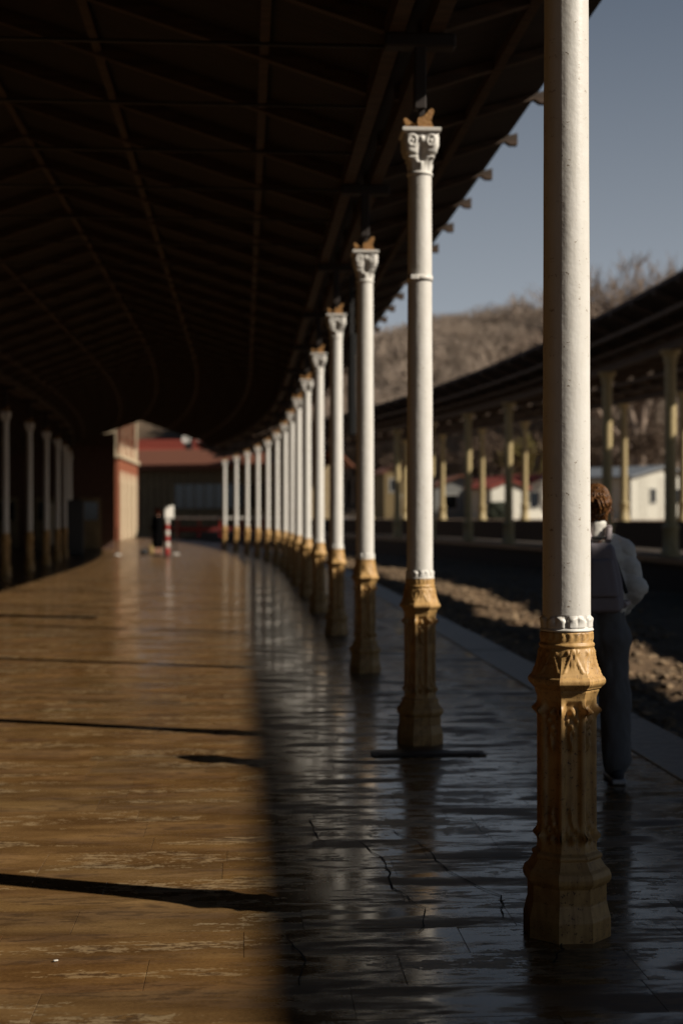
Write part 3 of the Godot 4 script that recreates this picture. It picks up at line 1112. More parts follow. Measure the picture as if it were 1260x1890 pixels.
func make_houses() -> void:
	var yaw := -deg_to_rad(YAW)
	# white cabin with a gable to the right
	var z := 96.0
	var px := z / 2625.0
	var c := house("white_cabin", "white gabled cabin with small dark windows beyond the tracks", view_at((1165 - 630) * px, 1.25, z + 4), yaw + 0.62, 6.4, 8.0, 2.85, 0.72, M.white_wall, M.grey_roof, [[0, -1.1, 1.6, 0.5, 0.95, false], [0, 1.25, 1.6, 0.55, 0.95, false], [0, 2.2, 1.6, 0.55, 0.95, false]])
	for k in range(-13, 14):
		put("cladding_strip", box_mesh(Vector3(0.03, 2.8, 0.02), 0.004), M.white_wall, c, Transform3D(Basis.IDENTITY, Vector3(k * 0.2 + 0.1, 1.42, 4.008))) if absf(k * 0.2 + 0.1) < 2.6 and absf(k * 0.2 + 0.1 + 1.1) > 0.42 and absf(k * 0.2 + 0.1 - 1.25) > 0.45 and absf(k * 0.2 + 0.1 - 2.2) > 0.45 else null
	# long low buildings with red roofs
	z = 112.0
	px = z / 2625.0
	house("low_red_roofed_building", "long low building with red and grey roof behind the terrace columns", view_at((955 - 630) * px, 1.25, z + 4), yaw + 0.6, 5.0, 8.0, 2.5, 0.95, M.white_wall, M.tile_red, [[1, -2.0, 1.4, 0.9, 1.1, false], [1, 1.0, 1.4, 0.9, 1.1, false], [0, 0.6, 1.5, 0.9, 1.2, false], [0, -1.2, 1.5, 0.9, 1.2, false]])
	house("low_grey_building", "low grey walled shed with a brown tiled roof, left of the hedge", view_at((850 - 630) * px, 1.25, z + 8), yaw + 0.1, 4.6, 7.0, 2.55, 0.95, M.grey_wall, M.tile_brown, [[0, -0.8, 1.4, 1.0, 1.1, false], [0, 1.1, 1.1, 0.9, 2.0, true]])
	house("pale_fence_building", "white slatted shed with red roof behind the hedge", view_at((912 - 630) * px, 1.25, z - 2), yaw + 0.5, 3.2, 3.0, 2.4, 0.55, M.white_wall, M.tile_red, [])
	house("yellow_house", "dim yellow house with brown roof seen under the far canopy", view_at((733 - 630) * 0.0515, 1.25, 139), yaw + 0.3, 3.6, 3.6, 4.4, 0.9, surface(Color(0.44, 0.37, 0.23), 0.8), M.tile_brown, [[0, -0.9, 3.2, 0.7, 1.2, false], [0, 0.9, 3.2, 0.7, 1.2, false], [0, 0.2, 1.2, 0.9, 1.9, true]])
	var hedge := thing("hedge", "clipped dark green hedge in front of the white shed", "hedge", view_at((909 - 630) * px, 1.25, z - 5), yaw)
	var nh := noise(91, 2.5, 3)
	var bump := func(q: Vector3) -> Vector3:
		return Vector3(nh.get_noise_3dv(q * 2.0), nh.get_noise_3dv(q * 2.0 + Vector3.ONE * 9), nh.get_noise_3dv(q * 2.0 + Vector3.ONE * 17)) * 0.16
	put("foliage", rounded(Vector3(1.75, 1.3, 0.8), 0.18, 22, bump), M.leaf_dark, hedge, Transform3D(Basis.IDENTITY, Vector3(0, 0.62, 0)))

# ------------------------------------------------------------------ hill and trees
func branch(st: SurfaceTool, a: Vector3, d: Vector3, l: float, r: float, level: int, thin: float) -> void:
	var b := a + d * l
	tube_into(st, a, b, r, r * 0.62, 5 if level > 3 else 3, false)
	if level == 0:
		return
	var n := 3 if level > 1 else 4
	for k in n:
		var axis := Vector3(rng.randfn(), rng.randfn() * 0.4, rng.randfn()).normalized()
		var nd := (d + axis * rng.randf_range(0.45, 0.95) + Vector3(0, 0.22, 0)).normalized()
		var from := a.lerp(b, rng.randf_range(0.55, 1.0))
		branch(st, from, nd, l * rng.randf_range(0.62, 0.86), maxf(r * 0.58, thin), level - 1, thin)

func bare_tree(seed_: int, height: float, levels: int, thin: float) -> Array:
	rng.seed = seed_
	var tr := begin()
	tube_into(tr, Vector3(0, -0.4, 0), Vector3(0.05, height * 0.26, 0.05), height * 0.024, height * 0.018, 8, false)
	var cr := begin()
	for k in 4:
		var d := Vector3(rng.randfn() * 0.55, 1.0, rng.randfn() * 0.55).normalized()
		branch(cr, Vector3(0.05, height * rng.randf_range(0.19, 0.25), 0.05), d, height * rng.randf_range(0.19, 0.25), height * 0.012, levels, thin)
	return [finish(tr), finish(cr)]

func hill_height(x: float, depth: float) -> float:
	# x and depth as seen along the lens
	var u := x / depth * 2625.0 + 630.0
	var top := lerpf(19.5, 23.6, smoothstep(640.0, 950.0, u))
	return 1.1 + top * smoothstep(150.0, 235.0, depth)

func make_hill() -> void:
	var hill := structure("hill")
	var nz := noise(95, 0.02, 3)
	var st := begin()
	st.set_smooth_group(1)
	var prev := []
	for i in 26:
		var depth := 145.0 + i * 8.0
		var row := []
		for k in 40:
			var x := -60.0 + k * 6.0
			row.append(view_at(x, hill_height(x, depth) + 1.6 * nz.get_noise_2d(x, depth), depth))
		if prev.size():
			for k in 39:
				quad(st, prev[k], prev[k + 1], row[k + 1], row[k])
		prev = row
	put("hillside", finish(st), M.hill, hill)
	# the wood on the hill reads as one mass
	for v in 3:
		var parts := bare_tree(200 + v, 10.0, 5, 0.021)
		var join := SurfaceTool.new()
		join.begin(Mesh.PRIMITIVE_TRIANGLES)
		join.append_from(parts[0], 0, Transform3D.IDENTITY)
		join.append_from(parts[1], 0, Transform3D.IDENTITY)
		var mm := MultiMesh.new()
		mm.transform_format = MultiMesh.TRANSFORM_3D
		mm.use_colors = true
		mm.mesh = join.commit()
		var spots := []
		rng.seed = 300 + v
		while spots.size() < 560:
			var depth := rng.randf_range(165.0, 245.0)
			var u := rng.randf_range(420.0, 1330.0)
			var x := (u - 630.0) / 2625.0 * depth
			spots.append([view_at(x, hill_height(x, depth) - 0.3, depth), rng.randf_range(0.7, 1.35)])
		mm.instance_count = spots.size()
		for i in spots.size():
			var sc: float = spots[i][1]
			mm.set_instance_transform(i, Transform3D(Basis(Vector3.UP, rng.randf() * TAU).scaled(Vector3(sc, sc * rng.randf_range(0.85, 1.1), sc)), spots[i][0]))
			var tn := rng.randf_range(0.75, 1.25)
			mm.set_instance_color(i, Color(0.37 * tn, 0.29 * tn, 0.225 * tn))
		var w := MultiMeshInstance3D.new()
		w.name = numbered("bare_wood")
		w.multimesh = mm
		var wm := StandardMaterial3D.new()
		wm.albedo_color = Color(0.905, 0.905, 0.905)
		wm.vertex_color_use_as_albedo = true
		wm.roughness = 0.95
		w.material_override = wm
		add_child(w)
		w.set_meta("kind", "stuff")
		w.set_meta("label", "leafless brown wood covering the hill behind the far canopy")
		w.set_meta("category", "wood")
		w.set_meta("group", "leafless wood on the hill")
	# single trees that stand out
	var i := 0
	for q in [[1178, 150.0, 33.0, "tall bare tree rising above the far canopy at the right"], [1108, 158.0, 29.0, "bare tree just right of the nearest white column"], [1245, 160.0, 30.0, "bare tree half hidden by the roof slope at the far right"]]:
		var d: float = q[1]
		var x: float = (q[0] - 630) / 2625.0 * d
		var y := 1.1
		var parts := bare_tree(410 + i, q[2], 6, 0.04)
		var t := thing("bare_tree", q[3], "tree", view_at(x, y, d), 0, "single bare trees above the far canopy")
		put("trunk", parts[0], M.bark, t)
		put("crown", parts[1], M.bark, t)
		i += 1
	# bare bushes and small trees between the houses
	i = 0
	for q in [[985, 118.0, 8.0, "yellowish bare tree behind the low red roofed building", true], [770, 128.0, 8.5, "dark bare tree beside the yellow house", false], [1070, 112.0, 9.0, "bare tree behind the white cabin, left of it", false], [1200, 118.0, 10.0, "bare tree behind the white cabin, right of its ridge", false], [890, 130.0, 10.0, "dark bare tree behind the grey shed", false]]:
		var d: float = q[1]
		var parts := bare_tree(430 + i, q[2], 5, 0.03)
		var t := thing("bare_tree", q[3], "tree", view_at((q[0] - 630) / 2625.0 * d, 1.25, d), 0, "bare trees among the houses")
		put("trunk", parts[0], M.bark_near, t)
		put("crown", parts[1], M.leaf_yellow if q[4] else M.bark_near, t)
		i += 1

# ------------------------------------------------------------------ far end of the platform
func make_far_end() -> void:
	var yaw := -deg_to_rad(YAW)
	# station wing under the canopy's far end, in shade
	var wing := thing("station_wing", "shaded brick wing of the station closing the left end of the canopy", "building")
	var st := begin()
	for k in 1:
		var a := at(-3.7, 0, 64.6)
		var u := (at(-9.0, 0, 64.6) - a).normalized()
		var w := u.cross(Vector3.UP).normalized()
		if w.z > 0:
			w = -w
		var xf := Transform3D(Basis(u, Vector3.UP, w), a)
		var o := [Vector2(0, -0.1), Vector2(9.0, -0.1), Vector2(9.0, 3.9), Vector2(2.2, 4.98), Vector2(0, 5.2)]
		o.reverse()
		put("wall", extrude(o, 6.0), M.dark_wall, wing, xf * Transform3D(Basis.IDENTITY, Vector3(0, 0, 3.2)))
		for q in [[1.1, 1.0], [3.0, 1.0], [4.7, 1.0], [6.4, 1.0]]:
			var f := put("door", box_mesh(Vector3(1.0, 2.3, 0.06), 0.01), M.wood_wall, wing, xf * Transform3D(Basis.IDENTITY, Vector3(q[0], 1.15, 0.172)))
			put("pane", box_mesh(Vector3(0.7, 0.8, 0.02), 0.004), M.glass, f, Transform3D(Basis.IDENTITY, Vector3(0, 0.55, -0.041)))
	# the station's long front behind the shaded columns, and an unseen wall added behind the lens to block skylight
	var front := thing("station_building", "long brick station building along the left side of the platform", "building")
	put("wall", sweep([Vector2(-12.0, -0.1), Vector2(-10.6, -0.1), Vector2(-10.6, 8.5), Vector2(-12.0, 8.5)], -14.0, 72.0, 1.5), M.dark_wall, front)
	var rear_wall := thing("added_rear_wall", "unseen wall added behind the viewer to block skylight", "building")
	put("wall", sweep([Vector2(-12.0, -0.1), Vector2(2.9, -0.1), Vector2(2.9, 8.5), Vector2(-12.0, 8.5)], -15.5, -14.1, 2.0), M.dark_wall, rear_wall)
	# brick and stone building whose track side catches the sun
	var z0 := 86.0
	var b := thing("brick_building", "sunlit red brick and pale stone corner building beyond the canopy end", "building", view_at(-13.45, 0, z0), yaw + 0.055)
	st = begin()
	box_into(st, Vector3(-12.0, -0.1, -13.0), Vector3(0.0, 5.0, 0.0))
	put("lower_wall", finish(st), M.brick, b)
	st = begin()
	box_into(st, Vector3(-12.0, 5.25, -13.0), Vector3(-0.02, 9.0, -0.02))
	put("upper_wall", finish(st), M.stone, b)
	put("string_course", box_mesh(Vector3(12.3, 0.245, 13.4), 0.03), M.stone, b, Transform3D(Basis.IDENTITY, Vector3(-6.0, 5.125, -6.5)))
	put("cornice", box_mesh(Vector3(12.7, 0.35, 13.8), 0.05), M.stone, b, Transform3D(Basis.IDENTITY, Vector3(-6.0, 9.18, -6.5)))
	for k in 4:
		var z := -1.6 - k * 3.0
		put("stone_panel", box_mesh(Vector3(0.10, 3.3, 1.9), 0.02), M.stone, b, Transform3D(Basis.IDENTITY, Vector3(0.045, 1.66, z)))
		put("arch", lathe([[0.95, 0.0], [0.95, 0.1]], 24), M.stone, b, Transform3D(Basis(Vector3(0, 0, 1), -PI / 2), Vector3(-0.006, 3.31, z)))
		put("brick_pilaster", box_mesh(Vector3(0.12, 3.7, 0.22), 0.02), M.brick, b, Transform3D(Basis.IDENTITY, Vector3(0.02, 7.1, z + 1.5)))
		put("window", box_mesh(Vector3(0.06, 2.0, 0.9), 0.01), M.glass, b, Transform3D(Basis.IDENTITY, Vector3(0.012, 7.0, z)))
	for k in 3:
		put("window", box_mesh(Vector3(0.9, 2.0, 0.06), 0.01), M.glass, b, Transform3D(Basis.IDENTITY, Vector3(-2.5 - 3.0 * k, 7.0, 0.012)))
		put("door", box_mesh(Vector3(1.3, 2.6, 0.08), 0.01), M.wood_wall, b, Transform3D(Basis.IDENTITY, Vector3(-2.5 - 3.0 * k, 1.25, 0.042)))
	# long slatted building across the end, red tiled
	var a := view_at(-18.5, 0, 119.0)
	var c := view_at(-2.6, 0, 112.6)
	var along := (c - a).normalized()
	var len_ := a.distance_to(c)
	var back := along.cross(Vector3.UP).normalized()
	if back.z > 0:
		back = -back
	var xf := Transform3D(Basis(along, Vector3.UP, -back), a)
	var lb := thing("slatted_building", "long low timber slatted building with red tiled roof across the far end", "building")
	st = begin()
	box_into(st, Vector3(0, -0.3, -7.0), Vector3(len_, 5.6, 0.0))
	put("wall", finish(st), M.wood_wall, lb, xf)
	st = begin()
	st.set_smooth_group(-1)
	var e0 := Vector3(-0.8, 5.62, 0.9)
	for q in [[0.9, 5.55, -3.5, 7.0], [-3.5, 7.0, -7.9, 5.55]]:
		box_into(st, Vector3.ZERO, Vector3.ZERO)
		var v := [Vector3(-0.8, q[1], q[0]), Vector3(len_ + 0.8, q[1], q[0]), Vector3(len_ + 0.8, q[3], q[2]), Vector3(-0.8, q[3], q[2])]
		var up := Vector3(0, 0.16, 0)
		quad(st, v[0] + up, v[1] + up, v[2] + up, v[3] + up)
		quad(st, v[3], v[2], v[1], v[0])
		for k in 4:
			quad(st, v[k], v[(k + 1) % 4], v[(k + 1) % 4] + up, v[k] + up)
	put("roof", finish(st), M.tile_brown, lb, xf)
	put("fascia", box_mesh(Vector3(len_ + 1.6, 0.35, 0.08), 0.01), M.tile_brown, lb, xf * Transform3D(Basis.IDENTITY, Vector3(len_ / 2, 5.44, 0.85)))
	var slat := box_mesh(Vector3(0.16, 5.3, 0.12), 0.015)
	var k2 := 0
	while k2 * 0.62 < len_:
		put("slat", slat, M.wood_wall, lb, xf * Transform3D(Basis.IDENTITY, Vector3(k2 * 0.62 + 0.1, 2.65, 0.062)))
		k2 += 1
	var win := put("window_band", box_mesh(Vector3(len_ - 6.0, 2.0, 0.05), 0.01), M.glass, lb, xf * Transform3D(Basis.IDENTITY, Vector3(len_ / 2 + 2.2, 3.1, 0.15)))
	var mk := 0
	while mk * 0.92 < len_ - 6.0:
		put("mullion", box_mesh(Vector3(0.08, 2.0, 0.05), 0.01), M.wood_wall, win, Transform3D(Basis.IDENTITY, Vector3(-(len_ - 6.0) / 2 + mk * 0.92 + 0.04, 0, 0.05)))
		mk += 1
	# roofs behind it
	house("red_roofed_house", "house with a large red tiled roof behind the slatted building", view_at(-16.2, 0, 146.0), yaw + PI / 2 + 0.05, 11.0, 14.0, 7.0, 2.2, M.white_wall, M.tile_red, [[1, 0.0, 4.5, 1.0, 1.4, false]])
	house("distant_red_house", "second red roofed house farther left behind the slatted building", view_at(-25.0, 0, 168.0), yaw + PI / 2, 12.0, 15.0, 7.6, 2.0, M.grey_wall, M.tile_red, [[1, 2.0, 6.5, 1.0, 1.4, false]])
	for q in [[-15.1, 10.3, "dark brick chimney on the large red roof, left of the pair"], [-13.1, 10.3, "dark brick chimney on the large red roof, right of the pair"]]:
		var ch := thing("chimney", q[2], "chimney", view_at(q[0], q[1] - 1.9, 140.8), yaw, "chimneys on the red roof")
		put("stack", box_mesh(Vector3(0.7, 2.2, 0.7), 0.03), surface(Color(0.12, 0.11, 0.12), 0.8), ch, Transform3D(Basis.IDENTITY, Vector3(0, 0.6, 0)))
		put("cap", box_mesh(Vector3(0.86, 0.16, 0.86), 0.03), surface(Color(0.12, 0.11, 0.12), 0.8), ch, Transform3D(Basis.IDENTITY, Vector3(0, 1.79, 0)))
	for q in [[-15.2, 8.95, "round white dish over the red roof, left of the pair"], [-13.9, 9.2, "round white dish over the red roof, right of the pair"]]:
		var ds := thing("satellite_dish", q[2], "dish", view_at(q[0], 0, 139.4), yaw, "white dishes over the red roof")
		put("dish", lathe([[0.02, 0.0], [0.22, 0.03], [0.38, 0.09], [0.46, 0.17], [0.44, 0.18], [0.2, 0.07], [0.01, 0.04]], 20), M.sign_white, ds, Transform3D(Basis(Vector3.RIGHT, PI / 2 - 0.35), Vector3(0, q[1], 0)))
		put("mast", tube(Vector3(0, q[1] - 1.6, -0.12), Vector3(0, q[1] + 0.1, -0.12), 0.04, 0.04, 8), M.iron, ds)
	# low red barrier in front of it
	var bar := thing("red_barrier", "long low red barrier rail in front of the slatted building", "barrier", view_at(-8.6, 0, 101.0), yaw + 0.04)
	put("rail", box_mesh(Vector3(9.5, 0.30, 0.10), 0.02), surface(Color(0.40, 0.07, 0.05), 0.8), bar, Transform3D(Basis.IDENTITY, Vector3(0, 0.55, 0)))
	put("top_rail", box_mesh(Vector3(9.5, 0.14, 0.12), 0.02), M.sign_white, bar, Transform3D(Basis.IDENTITY, Vector3(0, 1.35, 0)))
	for k in 7:
		put("post", box_mesh(Vector3(0.10, 1.42, 0.08), 0.01), M.red, bar, Transform3D(Basis.IDENTITY, Vector3(-4.5 + k * 1.5, 0.71, -0.1)))

# ------------------------------------------------------------------ small things on the platform
func make_small_things() -> void:
	var yaw := -deg_to_rad(YAW)
	var z := 51.5
	var px := z / 2625.0
	# red and white striped marker with a white plate
	var m := thing("striped_marker", "red and white striped marker post with a white plate on top", "marker", view_at((308.5 - 630) * px, 0, z), yaw)
	var bands := [[0.0, 0.34, true], [0.34, 0.55, false], [0.55, 0.76, true], [0.76, 0.97, false], [0.97, 1.18, true], [1.18, 1.36, false]]
	for q in bands:
		put("band", lathe([[0.082, q[0] + 0.002], [0.087, q[0] + 0.01], [0.087, q[1] - 0.01], [0.082, q[1] - 0.002]], 20), M.red if q[2] else M.sign_white, m)
	put("foot", lathe([[0.16, 0.0], [0.16, 0.03], [0.12, 0.06]], 20), M.black, m)
	put("plate", box_mesh(Vector3(0.36, 0.46, 0.03), 0.01), M.sign_white, m, Transform3D(Basis(Vector3.UP, 0.6), Vector3(0.08, 1.63, 0.0)))
	put("stem", tube(Vector3(0, 1.35, -0.03), Vector3(0, 1.8, -0.03), 0.02, 0.02), M.iron, m)
	# slim barrier posts
	for q in [[217.0, 54.0, "slim dark barrier post by the brick building, left of the group"], [324.0, 55.0, "slim dark barrier post just right of the striped marker"]]:
		var t := thing("barrier_post", q[2], "post", view_at((q[0] - 630) / 2625.0 * q[1], 0, q[1]), 0, "slim barrier posts")
		put("foot", lathe([[0.16, 0.0], [0.16, 0.015], [0.06, 0.04], [0.025, 0.05]], 20), M.sign_white, t)
		put("pole", lathe([[0.025, 0.04], [0.025, 0.98], [0.04, 0.99], [0.04, 1.04]], 14), M.iron, t)
	# a black bag and a yellow one on the floor
	var bag := thing("bag", "black bag lying on the platform left of the distant person", "bag", view_at((266 - 630) / 2625.0 * 54.5, 0, 54.5), 0.3)
	put("body", rounded(Vector3(0.30, 0.22, 0.2), 0.08, 8), M.black, bag, Transform3D(Basis.IDENTITY, Vector3(0, 0.11, 0)))
	put("handle", tube(Vector3(-0.08, 0.20, 0), Vector3(0.08, 0.26, 0), 0.012, 0.012), M.black, bag)
	var sack := thing("sack", "pale yellow sack standing beside the black bag", "bag", view_at((279 - 630) / 2625.0 * 55.0, 0, 55.0), 0.1)
	put("body", rounded(Vector3(0.22, 0.36, 0.2), 0.08, 8), surface(Color(0.62, 0.52, 0.34), 0.9), sack, Transform3D(Basis.IDENTITY, Vector3(0, 0.18, 0)))
	put("knot", lathe([[0.06, 0.34], [0.03, 0.37], [0.05, 0.41]], 10), surface(Color(0.62, 0.52, 0.34), 0.9), sack)
	# things in the shade on the left
	var cab := thing("cabinet", "tall dark cabinet with a paler side standing in the shade at left", "cabinet", view_at((136 - 630) / 2625.0 * 52.0, 0, 52.0), yaw + 0.25)
	put("body", box_mesh(Vector3(0.72, 2.05, 0.6), 0.02), surface(Color(0.20, 0.20, 0.20), 0.6), cab, Transform3D(Basis.IDENTITY, Vector3(0, 1.045, 0)))
	put("door", box_mesh(Vector3(0.64, 1.9, 0.02), 0.006), surface(Color(0.16, 0.16, 0.165), 0.5), cab, Transform3D(Basis.IDENTITY, Vector3(0, 1.05, 0.311)))
	put("side_panel", box_mesh(Vector3(0.02, 2.0, 0.56), 0.004), surface(Color(0.55, 0.50, 0.43), 0.7), cab, Transform3D(Basis.IDENTITY, Vector3(0.371, 1.045, 0)))
	var bd := thing("notice_board", "pale notice board on legs between the shaded columns at left", "board", view_at((95 - 630) / 2625.0 * 49.0, 0, 49.0), yaw + 0.3)
	put("panel", box_mesh(Vector3(0.42, 1.45, 0.04), 0.01), surface(Color(0.62, 0.58, 0.51), 0.7), bd, Transform3D(Basis.IDENTITY, Vector3(0, 1.2, 0)))
	for x in [-0.16, 0.16]:
		put("leg", box_mesh(Vector3(0.04, 0.47, 0.04), 0.005), M.iron, bd, Transform3D(Basis.IDENTITY, Vector3(x, 0.235, 0)))
	# an iron cover plate in front of the second column
	var pl := thing("cover_plate", "flat dark iron cover plate on the paving before the second column", "plate", at(1.13, 0.0, 8.72))
	put("plate", box_mesh(Vector3(0.70, 0.008, 0.16), 0.003), surface(Color(0.25, 0.20, 0.155), 0.65), pl, Transform3D(Basis.IDENTITY, Vector3(0, 0.0055, 0)))
	put("rim", box_mesh(Vector3(0.62, 0.006, 0.10), 0.002), surface(Color(0.29, 0.235, 0.185), 0.6), pl, Transform3D(Basis.IDENTITY, Vector3(0, 0.0127, 0)))
	# litter
	var lit := thing("paper_scrap", "tiny white paper scrap on the sunlit paving at lower left", "litter", at(-0.62, 0.003, 4.75), 0.4)
	put("paper", rounded(Vector3(0.016, 0.004, 0.011), 0.0018, 4), M.sign_white, lit, Transform3D(Basis.IDENTITY, Vector3(0, 0.002, 0)))

# ------------------------------------------------------------------ people
func hand_bones(w: Vector3, d: Vector3, side: Vector3) -> Array:
	# a relaxed hand from wrist w pointing along d; side points to the thumb
	var up := d.cross(side).normalized()
	var out := [[w, 0.026, w + d * 0.045, 0.028], [w + side * 0.018, 0.02, w + d * 0.085 + side * 0.024, 0.014], [w - side * 0.018, 0.02, w + d * 0.08 - side * 0.026, 0.013], [w, 0.02, w + d * 0.085, 0.015]]
	var l := [0.068, 0.076, 0.07, 0.055]
	for k in 4:
		var a := w + d * 0.082 + side * (0.030 - 0.02 * k)
		var b: Vector3 = a + (d * 0.85 + up * 0.35).normalized() * l[k] * 0.55
		var c: Vector3 = b + (d * 0.45 + up * 0.8).normalized() * l[k] * 0.5
		out.append([a, 0.0092, b, 0.0086])
		out.append([b, 0.0086, c, 0.0076])
	var t := w + d * 0.025 + side * 0.028
	var t2 := t + (d * 0.6 + side * 0.75).normalized() * 0.04
	out.append([t, 0.012, t2, 0.010])
	out.append([t2, 0.010, t2 + (d * 0.9 + side * 0.2).normalized() * 0.03, 0.0085])
	return out

func make_people() -> void:
	var yaw := -deg_to_rad(YAW)
	var skin := surface(Color(0.72, 0.52, 0.42), 0.6)
	skin.subsurf_scatter_enabled = true
	skin.subsurf_scatter_strength = 0.1
	# --- the woman walking away beside the nearest column
	var z := 7.9
	var t := thing("person", "person in pale puffer jacket and dark trousers walking away behind the nearest column", "person", view_at((1112 - 630) / 2625.0 * z, 0, z), yaw)
	var x0 := -0.045
	var V := func(x: float, y: float, zz: float) -> Vector3: return Vector3(x, y, zz)
	var body := []
	for sg in [-1.0, 1.0]:
		body.append([V.call(x0 + sg * 0.06, 1.28, 0.0), 0.07, V.call(x0 + sg * 0.06, 1.0, 0.0), 0.075])
		body.append([V.call(x0 + sg * 0.06, 1.0, 0.0), 0.075, V.call(x0 + sg * 0.07, 0.86, 0.0), 0.085])
		body.append([V.call(x0 + sg * 0.04, 1.33, 0.0), 0.05, V.call(x0 + sg * 0.15, 1.30, 0.0), 0.045])
		body.append([V.call(x0 + sg * 0.15, 1.30, 0.0), 0.042, V.call(x0 + sg * 0.22, 1.07, 0.03), 0.036])
		body.append([V.call(x0 + sg * 0.22, 1.07, 0.03), 0.036, V.call(x0 + sg * 0.15, 0.97, -0.16), 0.026])
	body.append([V.call(0.04, 0.85, 0.0), 0.08, V.call(0.06, 0.46, 0.01), 0.055])
	body.append([V.call(0.06, 0.46, 0.01), 0.055, V.call(0.068, 0.09, 0.04), 0.04])
	body.append([V.call(-0.13, 0.85, 0.0), 0.08, V.call(-0.125, 0.46, -0.12), 0.055])
	body.append([V.call(-0.125, 0.46, -0.12), 0.055, V.call(-0.12, 0.09, -0.22), 0.04])
	body.append([V.call(x0, 1.30, 0.0), 0.06, V.call(x0, 1.46, -0.01), 0.05])
	body.append([V.call(x0, 1.545, -0.015), 0.078, V.call(x0, 1.57, -0.01), 0.08])
	body.append([V.call(x0, 1.50, -0.05), 0.055, V.call(x0, 1.455, -0.065), 0.03])
	body.append([V.call(x0, 1.525, -0.095), 0.012, V.call(x0, 1.50, -0.112), 0.012])
	for sg in [-1.0, 1.0]:
		body.append([V.call(x0 + sg * 0.078, 1.535, -0.005), 0.014, V.call(x0 + sg * 0.082, 1.505, -0.012), 0.010])
	var whole := SurfaceTool.new()
	whole.begin(Mesh.PRIMITIVE_TRIANGLES)
	whole.append_from(blobs(body, 0.013, 90.0), 0, Transform3D.IDENTITY)
	for sg in [-1.0, 1.0]:
		whole.append_from(blobs(hand_bones(V.call(x0 + sg * 0.15, 0.97, -0.16), Vector3(-sg * 0.5, -0.25, -0.5).normalized(), Vector3(0, 0.9, -0.45).normalized()), 0.005, 300.0), 0, Transform3D.IDENTITY)
	put("body", whole.commit(), skin, t)
	for sg in [-1.0, 1.0]:
		var eye := SphereMesh.new()
		eye.radius = 0.011
		eye.height = 0.022
		put("eye", eye, surface(Color(0.2, 0.13, 0.08), 0.2), t, Transform3D(Basis.IDENTITY, V.call(x0 + sg * 0.031, 1.537, -0.083)))
	put("mouth", rounded(Vector3(0.04, 0.012, 0.012), 0.005, 4), surface(Color(0.55, 0.25, 0.22), 0.5), t, Transform3D(Basis.IDENTITY, V.call(x0, 1.473, -0.094)))
	# hair gathered in a loose knot
	var hn := noise(101, 9.0, 3)
	var strands := func(q: Vector3) -> float:
		var a := atan2(q.x - x0, q.z - 0.03)
		return 0.0032 * sin(a * 26.0 + q.y * 60.0 + 5.0 * hn.get_noise_3dv(q)) + 0.006 * hn.get_noise_3dv(q * 1.6) + 0.003 * hn.get_noise_3dv(q * 5.0)
	var hair := []
	hair.append([V.call(x0, 1.558, 0.008), 0.084, V.call(x0, 1.572, 0.0), 0.080])
	hair.append([V.call(x0, 1.50, 0.030), 0.066, V.call(x0, 1.545, 0.025), 0.08])
	hair.append([V.call(x0 + 0.005, 1.535, 0.118), 0.040, V.call(x0 + 0.034, 1.545, 0.112), 0.030])
	hair.append([V.call(x0 - 0.032, 1.545, 0.108), 0.030, V.call(x0 - 0.005, 1.505, 0.115), 0.032])
	hair.append([V.call(x0 + 0.02, 1.515, 0.095), 0.030, V.call(x0 + 0.035, 1.535, 0.085), 0.028])
	hair.append([V.call(x0 + 0.03, 1.47, 0.05), 0.022, V.call(x0 + 0.055, 1.445, 0.03), 0.008])
	hair.append([V.call(x0 - 0.02, 1.465, 0.06), 0.020, V.call(x0 - 0.03, 1.435, 0.05), 0.008])
	var hm := textured(mottled(Color(0.22, 0.135, 0.07), Color(0.52, 0.345, 0.17), 106, 0.05, 256), 0.5, 5.0)
	hm.metallic_specular = 0.3
	put("hair", blobs(hair, 0.0042, 170.0, strands), hm, t)
	var wisps := begin()
	for q in [[0.075, 1.53, 0.03, 0.095, 1.47, 0.03], [0.08, 1.50, 0.02, 0.088, 1.43, 0.04], [0.06, 1.45, 0.05, 0.072, 1.41, 0.06], [0.085, 1.52, 0.0, 0.108, 1.49, 0.02]]:
		tube_into(wisps, V.call(x0 + q[0], q[1], q[2]), V.call(x0 + q[3], q[4], q[5]), 0.0022, 0.0012, 5)
	put("hair_wisps", finish(wisps), hm, t)
	# quilted jacket
	var jn := noise(102, 5.0, 3)
	var quilt := func(q: Vector3) -> float:
		var arm := smoothstep(0.10, 0.16, absf(q.x - x0))
		var v := q.y + 0.25 * arm * (q.x - x0)
		var seam := pow(absf(sin(v * PI / (0.135 if arm < 0.5 else 0.1))), 0.3)
		return 0.013 * (seam - 0.85) + 0.006 * jn.get_noise_3d(q.x * 1.2, q.y * 2.4, q.z) + 0.004 * jn.get_noise_3d(q.x * 3.0, q.y * 8.0, q.z * 3.0)
	var jac := []
	for sg in [-1.0, 1.0]:
		jac.append([V.call(x0 + sg * 0.065, 1.275, 0.0), 0.092, V.call(x0 + sg * 0.075, 1.10, 0.0), 0.10])
		jac.append([V.call(x0 + sg * 0.075, 1.10, 0.0), 0.10, V.call(x0 + sg * 0.085, 0.985, 0.0), 0.092])
		jac.append([V.call(x0 + sg * 0.03, 1.345, 0.0), 0.055, V.call(x0 + sg * 0.15, 1.29, 0.0), 0.058])
		jac.append([V.call(x0 + sg * 0.155, 1.285, 0.0), 0.062, V.call(x0 + sg * 0.215, 1.075, 0.04), 0.062])
		jac.append([V.call(x0 + sg * 0.215, 1.075, 0.04), 0.062, V.call(x0 + sg * 0.17, 0.97, -0.09), 0.056])
	put("jacket", blobs(jac, 0.008, 110.0, quilt), surface(Color(0.90, 0.895, 0.865), 0.62), t)
	var cn := noise(103, 12.0, 2)
